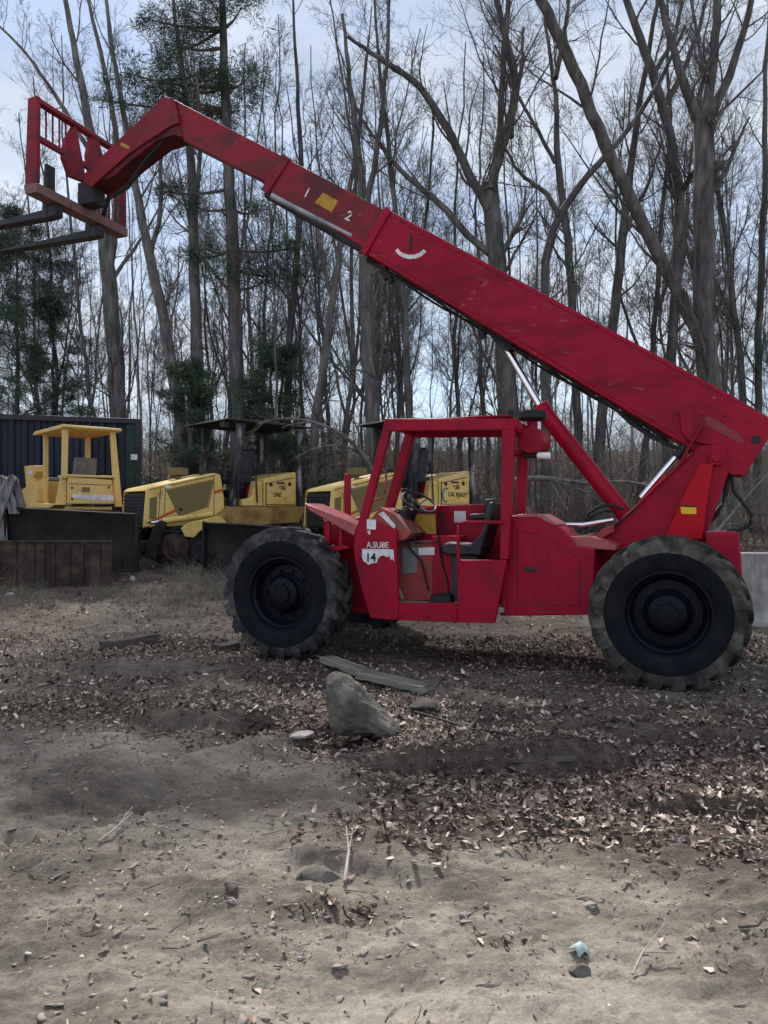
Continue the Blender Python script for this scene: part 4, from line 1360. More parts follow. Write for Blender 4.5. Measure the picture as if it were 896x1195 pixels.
pv = T.at(836, 534, y=.9)
mb.tube([(pv[0], .885, pv[2]), (pv[0], 1.6, pv[2])], .075, 20)
mb.tube([(pv[0], .865, pv[2]), (pv[0], .89, pv[2])], .045, 16)
mb.build('pivot_boss', M['red'], tele, .006)
mb = MB()
mb.prism(T.xz([(794, 590.5), (812.5, 591.5), (812.5, 600), (795, 599.5)], .84), .8405, .8445)
st_ = mb.build('caution_sticker', M['yellow_sticker'], tele)
p = T.at(797.5, 591.8, y=.838)
mb = MB(); mb.prism(T.xz([(794, 589.3), (812.5, 590.2), (812.5, 592), (794, 591.2)], .838), .837, .8403)
mb.build('sticker_header', M['ink'], st_)
# counterweight
mb = MB()
mb.prism(T.xz([(823, 622.5), (862.5, 620.5), (866, 668), (866, 700), (826, 700)], .6), .58, 1.85)
mb.build('counterweight', M['red'], tele, .02)

# ---- boom
BY0, BY1 = 1.04, 1.46
mb = MB()
mb.prism(T.xz([(450, 243), (640, 345.5), (858, 463.5), (899, 488), (895, 512), (868, 552), (851, 551), (806, 524), (600, 401), (421, 292)], BY0), BY0, BY1)
boom = mb.build('boom', M['red_boom'], tele, .012)
mb = MB()
foot = [(793, 480), (800, 473.5), (860, 472), (872, 475.5), (900, 490), (896.5, 512), (869, 554.5), (851, 553.5), (832, 520), (803, 514.5), (795, 503)]
mb.prism(T.xz(foot, 1.0), 1.0, 1.037)
mb.prism(T.xz(foot, 1.0), 1.463, 1.5)
mb.build('boom_foot', M['red'], boom, .006)
mb = MB()
pin = T.at(882, 513, y=.99)
mb.tube([(pin[0], .992, pin[2]), (pin[0], 1.51, pin[2])], .042, 16)
mb.build('foot_pin', M['black'], boom)
# rubbed-off lettering on the foot: a dull smear of scratched paint
M['scuff'] = mat('scuffed_paint', [c3(.30, .006, .018), c3(.2, .03, .045), c3(.10, .05, .06)], .6, 14, stretch=(1, 1, 3), lo=.4, hi=.6)
mb = MB()
mb.prism(T.xz([(822, 487), (828, 486.5), (846, 496), (862, 506), (868, 514), (866, 518), (848, 509), (826, 497)], .997), .9975, .9995)
mb.build('worn_lettering', M['scuff'], boom)
# lip at the open end of the main boom
mb = MB()
mb.prism(T.xz([(450, 240.5), (456, 245.5), (427, 297), (420, 293.5)], 1.02), 1.015, BY1 + .025)
mb.build('boom_collar', M['red'], boom, .006)
mb = MB()
mb.prism(T.xz([(333, 184), (470, 256.5), (440, 299), (308, 219)], 1.08), 1.08, 1.42)
mid = mb.build('boom_section', M['red_faded'], tele, .01)
mb = MB()
mb.prism(T.xz([(329.5, 178.5), (338, 185), (312, 226), (304.5, 221)], 1.06), 1.055, 1.445)
mb.build('boom_collar', M['red_faded'], mid, .005)
mb = MB()
mb.tube([T.at(318, 228, y=1.12), T.at(412, 276, y=1.12)], .045, 10)
mb.build('extension_rod', M['dull_steel'], mid)
mb = MB()
mb.tube([T.at(312, 226, y=1.2), T.at(425, 291, y=1.2)], .06, 10)
mb.build('hose_tray', M['dark_metal'], mid)
mb = MB()
mb.prism(T.xz([(377, 225), (394.5, 234.5), (387, 247.5), (367, 236.5)], 1.078), 1.0765, 1.0785)
mb.build('boom_sticker', M['yellow_dull'], mid)
ang = math.atan2(*(lambda a, b: (b[2] - a[2], b[0] - a[0]))(T.at(333, 184, y=1.08), T.at(450, 246, y=1.08)))
for ch, (px, py) in (('1', (353, 228)), ('2', (401.5, 255))):
    q = T.at(px, py, y=1.076)
    text('section_number', ch, .155, q, (R(90), -ang, 0), M['white'], mid, bold=.003)
mb = MB()
mb.prism(T.xz([(201, 115), (345, 190.5), (322, 218), (214, 164), (205, 140)], 1.12), 1.12, 1.38)
tip = mb.build('boom_section', M['red_faded'], tele, .01)
mb = MB()
goose = [(191, 112.5), (202, 114.6), (209, 143), (198, 147), (150, 179), (106, 218), (98, 213), (97, 204), (131, 170)]
mb.prism(T.xz(goose, 1.07), 1.068, 1.10)
mb.prism(T.xz(goose, 1.07), 1.42, 1.452)
mb.build('gooseneck', M['red_faded'], tele, .006)
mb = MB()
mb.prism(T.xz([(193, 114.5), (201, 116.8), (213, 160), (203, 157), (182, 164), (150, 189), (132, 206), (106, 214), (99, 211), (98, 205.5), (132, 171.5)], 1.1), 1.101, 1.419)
gk = mb.build('gooseneck_web', M['shaded_grimy_red'], tele, .006)
mb = MB()
mb.prism(T.xz([(140, 166), (147, 168.5), (152, 172.5), (149, 174), (141, 170)], 1.066), 1.0645, 1.0675)
mb.build('boom_sticker', M['yellow_dull'], tip)
# white painted curve near the end of the main boom
mb = MB()
arc = [(462.5, 291.5), (466, 295.5), (471, 298.3), (477, 299.8), (484, 299.3), (490, 297), (495.5, 292.8)]
pts = [T.at(x, y, y=1.036) for x, y in arc]
for a_, b_ in zip(pts, pts[1:]):
    pass
out = T.xz([(461, 292.5), (465, 297.5), (470.5, 300.6), (477, 302.2), (485, 301.6), (491.5, 299), (497.3, 293.8), (494.2, 291), (489, 295), (483.5, 297), (477.3, 297.4), (471.5, 296), (467, 293.3), (464, 289.8)], 1.036)
mb.prism(out, 1.0365, 1.0392)
mb.build('painted_curve', M['white'], boom)
mb = MB()
mb.prism(T.xz([(478, 273), (481, 274), (480, 293), (477, 292)], 1.036), 1.0362, 1.039)
mb.build('painted_stroke', M['ink'], boom)
# hoses and fittings under the boom
mb = MB()
rgb = random.Random(3)
for k in range(3):
    pts = []
    for f in [i / 16 for i in range(17)]:
        px = 428 + (780 - 428) * f; py = 299 + (512 - 299) * f + 2 + k * 1.5 + 2.2 * math.sin(f * 17 + k * 2)
        pts.append(T.at(px, py, y=1.12 + .1 * k))
    mb.tube(pts, .014, 6)
for px, py in ((447, 316), (453, 320), (449, 313), (560, 384)):
    a_ = T.at(px, py, y=1.15); mb.tube([a_, (a_[0] + .05, a_[1], a_[2] - .1)], .035, 8)
mb.build('hydraulic_hose', M['black'], tele)
for pts, r_ in (([(700, 463), (715, 474), (735, 493), (760, 510), (790, 523), (806, 528)], .02), ([(850, 550), (848, 575), (842, 590), (833, 600), (824, 606)], .02), ([(853, 551), (856, 572), (868, 588), (877, 600), (875, 612), (862, 619), (848, 620)], .02), ([(845, 560), (845, 580), (838, 600), (826, 612)], .016),
                ([(683, 614), (686, 600), (696, 592), (712, 589), (728, 594)], .016), ([(683, 618), (689, 604), (700, 597), (715, 596)], .014)):
    mb = MB(); mb.tube([T.at(a, b, y=1.1) for a, b in pts], r_, 8); mb.build('hose_loop', M['black'], tele)
for k in range(4):
    mb = MB()
    mb.tube([T.at(662 + k, 636 + k, y=.75), T.at(688, 629 + k * 1.5, y=.75), T.at(716, 613 + k * 2, y=.85)], .011, 6)
    mb.build('hose_loop', M['red_worn'], tele)
mb = MB()
mb.tube([T.at(640, 612, y=.9), T.at(680, 612.5, y=.9), T.at(716, 606.5, y=.9)], .022, 10)
mb.build('steel_pipe', M['chrome'], tele)

# lift cylinder
mb = MB()
a_ = Vector(T.at(629, 474, y=1.25)); b_ = Vector(T.at(742, 617, y=1.25))
d_ = (b_ - a_).normalized()
mb.tube([a_, a_ + d_ * .02, a_ + d_ * .09, a_ + d_ * .092, b_], [.085, .1, .1, .088, .088], 20)
lc = mb.build('lift_cylinder', M['red'], tele, .004)
mb = MB()
mb.tube([T.at(588, 402, y=1.25), a_ + d_ * .05], .04, 16)
mb.build('rod', M['chrome'], lc)
mb = MB()
mb.prism(T.xz([(558, 374), (598, 398), (595, 408), (586, 409), (575, 396)], 1.16), 1.16, 1.19)
mb.prism(T.xz([(558, 374), (598, 398), (595, 408), (586, 409), (575, 396)], 1.16), 1.31, 1.34)
c_ = T.at(590, 403, y=1.2); mb.tube([(c_[0], 1.14, c_[2]), (c_[0], 1.36, c_[2])], .035, 12)
mb.build('cylinder_bracket', M['dark_metal'], boom, .004)
mb = MB()
mb.tube([T.at(789, 534, y=1.12), T.at(812, 507, y=1.12)], .055, 12)
tc_ = mb.build('slave_cylinder', M['dark_metal'], tele)
mb = MB()
mb.tube([T.at(748, 581, y=1.12), T.at(791, 531, y=1.12)], .034, 14)
mb.build('rod', M['chrome'], tc_)

# ---- fork carriage
XC = T.at(42, 115, y=.45)[0]


def cp(px, py): return T.at(px, py, x=XC)


A_ = cp(42, 114.5); D_ = cp(36, 213)
zt, zb = A_[2], D_[2]
yn, yf = .43, 2.07
zm = cp(49, 164)[2]
car = MB()
car.prism([(XC - .09, zt - .01), (XC + .07, zt), (XC + .06, zb + .02), (XC - .14, zb)], yn - .03, yn + .03)
car.prism([(XC - .05, zt - .01), (XC + .05, zt), (XC + .05, zb - .1), (XC - .05, zb)], yf - .03, yf + .03)
car.bar((XC, yn + .03, zt - .03), (XC, yf - .03, zt - .03), .1, .06)
car.bar((XC, yn + .031, zm), (XC, yf - .031, zm), .06, .07)
for (pts) in ([(86, 144), (75, 163), (72, 184), (80, 206), (98, 213), (96.5, 199)], [(105, 157), (113.5, 161), (117, 184), (103, 200), (100, 182)]):
    car.prism(T.yz(pts, XC), XC - .035, XC + .035, axis='x')
carriage = car.build('fork_carriage', M['red_faded'], tele, .005)
mb = MB()
mb.prism([(XC - .15, zb + .005), (XC + .07, zb + .005), (XC + .07, zb - .12), (XC - .13, zb - .12)], yn - .04, yf + .04)
mb.build('carriage_beam', M['beam'], carriage, .006)
mb = MB()
for f in (.06, .13, .2, .27, .34, .40):
    y_ = yn + (yf - yn) * f
    mb.bar((XC - .03, y_, zm + .03), (XC - .03, y_, zt - .06), .018, .018)
for f in (.2, .4, .6, .8):
    mb.bar((XC - .05, yn + .03, zm + (zt - zm) * f), (XC - .05, yn + .75, zm + (zt - zm) * f), .018, .018, up=(0, 1, 0))
for f in (.72, .85, .93):
    y_ = yn + (yf - yn) * f
    mb.bar((XC - .03, y_, zb), (XC - .03, y_, zt - .06), .02, .02)
mb.build('backrest_grid', M['red_faded'], carriage)
mb = MB()
mb.bar((XC + .02, 1.62, zb - .03), (XC + .3, 1.5, zb + .35), .05, .05)
mb.box(XC + .03, XC + .3, 1.14, 1.36, zb + .0, zb + .3)
mb.build('tilt_link', M['dark_metal'], carriage, .008)
zf = T.at(40, 256, y=.82)[2]
for yk in (.80, 1.58):
    mb = MB()
    mb.prism([(XC - .19, zf + .06), (XC - .145, zb + .42), (XC - .10, zb + .42), (XC - .10, zf - .05), (XC - 1.9, zf - .035), (XC - 1.9, zf - .01), (XC - .5, zf + .045)], yk - .075, yk + .075)
    mb.prism([(XC - .05, zb - .13), (XC + .04, zb - .13), (XC + .04, zf - .04), (XC - .1, zf - .05), (XC - .1, zb - .13)], yk - .07, yk + .07)
    mb.build('fork', M['dark_metal'], tele, .008)


# ---- small fittings: bolts, seams, hinges, latch, hoses at the boom head
_bolt = {}


def bolts(pts, y, r=.012, m='red', par=tele):
    for px, py in pts:
        p = T.at(px, py, y=y)
        key = (r, m)
        if key not in _bolt:
            mb = MB(); mb.tube([(0, .004, 0), (0, -.006, 0), (0, -.009, 0)], [r, r, r * .7], 6)
            _bolt[key] = mb.build('bolt', M[m], par)
            o = _bolt[key]
        else:
            o = _bolt[key].copy(); COL.objects.link(o); o.parent = par
        o.location = p


yb = CY0 - .0065
bolts([(437, 712), (458, 714), (470, 718), (500, 719.5), (528, 720.5), (539, 660), (580, 660), (539, 718), (572, 719), (420, 650), (433, 690)], yb, .011)
bolts([(600, 612), (640, 650), (686, 650), (686, 708), (640, 710), (596, 708)], .33, .012)
bolts([(800, 530 + k * 9) for k in range(3)] + [(785, 600), (765, 615), (740, 625)], .94, .016, 'red')
bolts([(456 + 12 * k, 252 + 6.9 * k) for k in range(0, 4)] + [(428 + 12 * k, 288 + 7.2 * k) for k in range(4)], BY0, .016, 'dark_metal')
bolts([(820, 482), (845, 484), (874, 492), (862, 540), (808, 505)], 1.0, .018, 'red')
mb = MB()
for a_, b_ in (((604, 618), (604, 706)), ((604, 706), (676, 706)), ((676, 706), (676, 652)), ((676, 652), (640, 628)), ((640, 628), (604, 618))):
    mb.bar(T.at(*a_, y=.329), T.at(*b_, y=.329), .007, .004)
mb.build('door_seam', M['ink'], tele)
mb = MB(); q_ = T.at(612, 664, y=.325); mb.box(q_[0], q_[0] + .10, .31, .328, q_[2] - .02, q_[2] + .02)
mb.build('door_latch', M['dark_metal'], tele, .004)
for py in (666, 712):
    mb = MB(); q_ = T.at(533.4, py, y=CY0 - .012); mb.tube([(q_[0], q_[1], q_[2] - .035), (q_[0], q_[1], q_[2] + .035)], .011, 8)
    mb.build('hinge', M['red'], tele)
# weld bead along the lower edge of the main boom and the lip of the rear frame
mb = MB()
mb.tube([T.at(px, 292 + (524 - 292) * (px - 421) / (806 - 421) - 6 + .5 * math.sin(px), y=BY0 - .001) for px in range(432, 800, 8)], .008, 6)
mb.build('weld_bead', M['red'], boom)
mb = MB()
mb.tube([T.at(px, 243 + (463.5 - 243) * (px - 450) / (858 - 450) + 5 + .4 * math.sin(px * 1.3), y=BY0 - .001) for px in range(460, 850, 8)], .008, 6)
mb.build('weld_bead', M['red'], boom)
# hoses at the boom head and up the boom foot
for k in range(2):
    mb = MB()
    mb.tube([T.at(a, b, y=1.15 + .1 * k) for a, b in [(196, 158 + 3 * k), (170, 186 + 4 * k), (150, 214 + 5 * k), (128, 232), (112, 236), (104, 224)]], .016, 8)
    mb.build('head_hose', M['black'], tele)
for k in range(3):
    mb = MB()
    mb.tube([T.at(a + 3 * k, b, y=.9 + .05 * k) for a, b in [(674, 640), (690, 634), (704, 626), (726, 606), (744, 590)]], .010, 6)
    mb.build('frame_hose', M['black'], tele)
# roof rim and lamp of the cab
mb = MB(); q_ = T.at(596, 486, y=.45); mb.tube([(q_[0], .45, q_[2]), (q_[0], .45, q_[2] + .06)], .03, 10); mb.build('roof_lamp', M['black'], tele)
mb = MB()
for k in range(5):
    q_ = T.at(520 + k * 6, 705 - .3 * k, y=CY0 + .2); mb.tube([(q_[0], q_[1], zfl), (q_[0] + .015, q_[1], zfl + .015)], .02, 6)
mb.build('floor_debris', M['floor_dirt'], tele)


# ------------------------------------------------------------------ bulldozers
def dozer(O, th, label, tank_text, blade_pts, arc_logo):
    f = Frame(O, th)
    r = empty('bulldozer', O, th)
    tag(r, label, 'bulldozer', 'yellow bulldozers parked behind the telehandler')
    mb = MB()
    hood = [(0, .72), (.06, 1.40), (.12, 1.44), (1.5, 1.76), (1.62, 1.74), (1.7, 1.3), (1.72, .74)]
    mb.prism(hood, 0, .035); mb.prism(hood, .865, .9)
    mb.prism([(.03, 1.38), (.12, 1.445), (1.5, 1.765), (1.6, 1.745), (1.6, 1.70), (.12, 1.36)], .036, .864)
    mb.box(.5, 1.68, .036, .864, .74, 1.3)
    hd = mb.build('hood', M['cat'], r, .03)
    mb = MB()
    mb.box(.05, .09, .05, .85, .74, 1.34)
    for k in range(9):
        mb.box(.03, .052, .05, .85, .78 + k * .062, .80 + k * .062)
    mb.build('grille', M['dark_metal'], hd)
    mb = MB()
    mb.prism([(.72, .93), (1.32, 1.12), (1.45, 1.62), (.48, 1.40), (.52, 1.3)], -.012, .0)
    mb.build('side_screen', M['mesh_panel'], hd, .004)
    mb = MB()
    mb.prism([(.12, .86), (.26, .88), (.27, 1.28), (.13, 1.25)], -.01, .0)
    mb.build('side_vent', M['mesh_panel'], hd)
    mb = MB()
    mb.prism([(.06, .80), (.12, .79), (.72, 1.03), (.72, 1.08), (.6, 1.04)], -.008, .0)
    mb.prism([(1.47, 1.36), (1.69, 1.42), (1.68, 1.47), (1.47, 1.41)], -.008, .0)
    mb.build('side_stripe', M['stripe'], hd)
    mb = MB()
    mb.tube([(1.0, .55, 1.63), (1.0, .55, 1.72)], .05, 10)
    mb.box(.86, 1.16, .42, .68, 1.72, 1.86)
    mb.build('pre_cleaner', M['mesh_panel'], hd, .01)
    mb = MB()
    for a_, b_ in (((.30, .80), (.34, 1.44)), ((.42, .95), (.44, 1.46)), ((1.47, .85), (1.47, 1.72)), ((.72, .92), (1.34, 1.11)), ((1.34, 1.11), (1.47, 1.63)), ((.46, 1.41), (.72, .92)), ((.46, 1.41), (1.46, 1.635)), ((.12, 1.40), (1.5, 1.72))):
        mb.bar((a_[0], -.004, a_[1]), (b_[0], -.004, b_[1]), .009, .014)
    mb.build('hood_seam', M['mesh_panel'], hd)
    mb = MB(); mb.tube([(.75, -.012, 1.05), (.75, -.026, 1.05)], .03, 10); mb.build('hood_latch', M['ink'], hd)
    mb = MB(); mb.box(.42, .56, -.01, .0, 1.44, 1.49); mb.build('hood_label', M['white'], hd)
    mb = MB()
    mb.tube([(1.35, .25, 1.66), (1.35, .25, 2.1), (1.38, .25, 2.16), (1.44, .25, 2.2)], .045, 12); mb.build('exhaust_pipe', M['rust'], hd)
    for k in range(4):
        mb = MB()
        mb.tube([(.2 + .1 * k, -.22, .52), (.25 + .1 * k, -.34, .66 + .03 * k), (.5 + .12 * k, -.38, .62), (.8 + .1 * k, -.30, .72), (1.1, -.1, .82)], .017, 6)
        mb.build('ram_hose', M['black'], r)
    mb = MB(); mb.prism([(.7, .12), (1.3, .12), (1.25, .42), (1.0, .5), (.75, .4)], -.46, -.40); mb.bar((.75, -.47, .15), (1.2, -.47, .42), .03); mb.bar((1.25, -.47, .15), (.85, -.47, .42), .03)
    mb.build('track_guard', M['dark_metal'], r, .006)
    mb = MB(); mb.box(1.72, 1.84, .02, .18, 2.68, 2.80); mb.build('work_lamp', M['dark_metal'], r, .01)
    mb = MB(); mb.tube([(2.0, -.05, 1.15), (1.98, -.06, 1.75), (2.1, -.06, 1.82), (2.4, -.06, 1.78), (2.45, -.05, 1.2)], .016, 8); mb.build('grab_rail', M['dark_metal'], r)
    # deck, fender and tracks
    mb = MB()
    mb.prism([(1.3, .82), (1.72, 1.10), (3.5, 1.13), (3.5, 1.08), (3.3, .80), (1.9, .72)], -.30, .0)
    mb.box(1.72, 3.45, .0, 1.2, 1.0, 1.12)
    mb.prism([(1.3, .82), (1.72, 1.10), (3.5, 1.13), (3.5, 1.08), (3.3, .80), (1.9, .72)], 1.2, 1.5)
    mb.build('fender', M['rust'] if False else mat('rusty_yellow_paint', [c3(.42, .29, .09), c3(.3, .18, .06), c3(.12, .07, .035)], .7, 2.2, bump=.1), r, .01)
    for y0 in (-.32, 1.12):
        mb = MB()
        prof = [(.15, .33), (.3, .60), (.6, .70), (2.9, .70), (3.2, .6), (3.35, .36), (3.2, .08), (2.9, .0), (.6, .0), (.28, .08)]
        mb.prism(prof, y0, y0 + .4)
        pr = [Vector((a, 0, b)) for a, b in prof] + [Vector((prof[0][0], 0, prof[0][1]))]
        for a, b in zip(pr, pr[1:]):
            n = max(1, int((b - a).length / .14))
            for k in range(n):
                p_ = a.lerp(b, (k + .5) / n); nn = Vector(((a - b).z, 0, -(a - b).x)).normalized()
                if nn.dot(p_ - Vector((1.7, 0, .35))) < 0: nn = -nn
                mb.bar((p_.x, y0 - .02, p_.z) + nn * 0 if False else (p_.x + nn.x * .02, y0 - .02, p_.z + nn.z * .02), (p_.x + nn.x * .02, y0 + .42, p_.z + nn.z * .02), .05, .05)
        tk = mb.build('track', M['blade'], r)
        if y0 > 0: continue
        yy = y0 - .03
        for cx_, rr_ in ((.45, .26), (3.0, .26)):
            mb = MB()
            mb.tube([(cx_, yy + .02, .36), (cx_, yy - .02, .36)], rr_, 20); mb.tube([(cx_, yy - .02, .36), (cx_, yy - .05, .36)], .17, 16); mb.tube([(cx_, yy - .05, .36), (cx_, yy - .08, .36)], .09, 12)
            mb.build('track_wheel', M['rust'], tk)
        for k in range(4):
            mb = MB()
            mb.tube([(.9 + k * .5, yy + .02, .2), (.9 + k * .5, yy - .02, .2)], .12, 14)
            mb.build('track_roller', M['rust'], tk)
    # push arm and lift ram beside the hood
    mb = MB()
    mb.tube([(.3, -.16, .83), (1.35, -.12, .96)], .055, 12)
    mb.build('lift_ram', M['cat'], r)
    mb = MB()
    mb.tube([(.06, -.17, .80), (.32, -.16, .835)], .03, 10)
    mb.build('ram_rod', M['chrome'], r)
    mb = MB()
    mb.prism([(-.1, .2), (.1, .75), (.22, .85), (.34, .8), (.25, .55), (.2, .3), (.1, .15)], -.28, -.2)
    mb.bar((-.6, -.1, .35), (.3, -.1, .4), .16, .2); mb.bar((-.6, 1.0, .35), (.3, 1.0, .4), .16, .2)
    mb.build('push_arm', M['blade'], r, .01)
    mb = MB()
    mb.prism([(.6, .55), (1.4, .85), (1.6, .8), (1.3, .3), (.75, .25)], -.06, -.02)
    mb.build('frame_cover', M['cat'], r, .01)
    mb = MB(); mb.prism([(.55, .70), (.7, .8), (1.35, .93), (1.5, .82), (1.46, .5), (1.3, .46), (1.22, .62), (.95, .66), (.8, .52), (.62, .55)], -.40, -.36)
    mb.build('side_frame', M['cat'], r, .012)
    # rear tank
    mb = MB()
    mb.prism([(2.63, 1.13), (2.63, 1.66), (2.68, 1.69), (3.42, 1.86), (3.46, 1.84), (3.46, 1.13)], -.02, 1.15)
    mb.prism([(2.1, 1.13), (2.6, 1.13), (2.6, 1.62), (2.42, 1.64), (2.35, 1.3), (2.1, 1.25)], -.02, .16)
    mb.prism([(2.1, 1.13), (2.6, 1.13), (2.6, 1.62), (2.42, 1.64), (2.35, 1.3), (2.1, 1.25)], 1.0, 1.15)
    tk = mb.build('fuel_tank', M['cat'], r, .02)
    text('tank_lettering', tank_text, .12, (2.86, -.024, 1.33), (R(90), 0, 0), M['ink'], tk, bold=.003, sx=.85)
    text('tank_number', '650', .12, (3.0, -.024, 1.48), (R(90), 0, 0), M['ink'], tk, bold=.004)
    mb = MB()
    mb.bar((2.70, -.027, 1.60), (3.38, -.027, 1.74), .012, .012)
    for xx, zz in ((2.8, 1.58), (3.28, 1.60)):
        mb.tube([(xx, -.02, zz), (xx, -.035, zz)], .04, 10)
    mb.box(2.95, 3.15, -.03, -.02, 1.6, 1.635)
    mb.bar((2.68, -.024, 1.15), (2.68, -.024, 1.62), .02, .012); mb.bar((2.68, -.027, 1.17), (3.42, -.027, 1.17), .02, .012)
    mb.build('tank_trim', M['rust'], tk)
    if arc_logo:
        mb = MB()
        pts = [(2.80 + .09 * math.cos(t), -.028, 1.36 + .14 * math.sin(t)) for t in [1.0 + k * .45 for k in range(10)]]
        mb.tube(pts, .016, 6)
        mb.build('arc_emblem', mat('teal_paint', [c3(.05, .16, .15), c3(.08, .2, .19)], .5), tk)
    # seat and controls
    mb = MB()
    mb.prism([(2.05, 1.3), (2.5, 1.3), (2.62, 1.85), (2.68, 2.25), (2.62, 2.35), (2.5, 2.3), (2.44, 1.9), (2.38, 1.5), (2.05, 1.48)], .35, .85)
    mb.build('operator_seat', M['seat'], r, .04)
    mb = MB()
    mb.box(1.7, 1.86, .3, .9, 1.12, 1.86)
    mb.tube([(1.95, .25, 1.12), (1.9, .25, 1.95)], .02, 6); mb.tube([(2.1, .95, 1.12), (2.0, .95, 1.9)], .02, 6)
    mb.box(2.1, 2.55, .18, .3, 1.6, 1.72); mb.box(2.1, 2.55, .9, 1.0, 1.6, 1.72)
    mb.build('control_console', M['dark_metal'], r, .01)
    mb = MB()
    mb.tube([(2.45, .3, 1.25), (2.52, .3, 1.72)], .06, 10)
    mb.build('extinguisher', M['red'], r)
    # canopy
    cn = MB()
    cn.prism([(1.68, 2.81), (1.71, 2.845), (2.6, 2.85), (3.75, 2.835), (3.78, 2.80)], -.12, 1.55)
    can = cn.build('canopy', M['dark_metal'], r, .01)
    for (xa, xb_, yy, w0) in ((2.02, 1.82, -.02, .15), (2.02, 1.82, 1.28, .15), (3.52, 3.55, -.02, .1), (3.52, 3.55, 1.28, .1)):
        mb = MB()
        mb.prism([(xb_, 1.1), (xb_ + w0 * .8, 1.1), (xa + w0 * .6, 2.2), (xa + w0 * 1.2, 2.795), (xa - .02, 2.795), (xa - .02, 2.2)], yy, yy + .09)
        mb.build('canopy_post', M['post_peel'], r, .006)
    # blade across the front, set at an angle
    (lx, lz, LY), (bx2, bz2, BY) = blade_pts
    def loc(px, py, Y):
        p_ = np.array(W(px, py, Y)) - f.O
        return Vector((float(p_ @ f.u), float(p_ @ f.v), float(p_[2])))
    a = loc(lx, lz, LY); b = loc(bx2, bz2, BY)
    mb = MB()
    dirv = Vector((b.x - a.x, b.y - a.y, 0)).normalized(); nrm = Vector((dirv.y, -dirv.x, 0))
    sect = [(0.0, 0), (-.09, -.12), (-.14, -.35), (-.13, -.6), (-.05, -.85), (.05, -.97), (.02, -.99), (-.10, -.88), (-.19, -.62), (-.20, -.34), (-.15, -.1), (-.05, .02)]
    vs, n = [], len(sect)
    for e in (a, b):
        for o_, z_ in sect:
            vs.append(Vector((e.x, e.y, e.z + z_)) + nrm * o_)
    mb.add(vs, [tuple(range(n)), tuple(range(2 * n - 1, n - 1, -1))] + [(i_, (i_ + 1) % n, (i_ + 1) % n + n, i_ + n) for i_ in range(n)])
    for e, s in ((a, -1), (b, 1)):
        p_ = Vector((e.x, e.y, 0)) + dirv * .012 * s
        q_ = p_ + dirv * .03 * s
        pl = [(.03, .03), (-.26, .0), (-.26, -.98), (.07, -.99)]
        vs = [Vector((w_.x, w_.y, e.z + z_)) + nrm * o_ for w_ in (p_, q_) for o_, z_ in pl]
        mb.add(vs, [(0, 1, 2, 3), (7, 6, 5, 4), (0, 4, 5, 1), (1, 5, 6, 2), (2, 6, 7, 3), (3, 7, 4, 0)])
    mb.build('blade', M['blade'], r, .006)
    return r


def gz(x, y): return float(base_h(np.array([x]), np.array([y]))[0])


dozer((-4.36, 14, gz(-4.36, 14) + .02), R(44), 'pale yellow canopy bulldozer with red stripe between tan cab bulldozer and telehandler', 'ORE', ((8, 592.5, 12.75), (157, 600, 13.1)), False)
dozer((-1.0, 14, gz(-1, 14) + .02), R(37), 'yellow canopy bulldozer half hidden behind the red cab with arc emblem on tank', 'CAL READY', ((239, 610, 13.3), (358, 617, 13.3)), True)


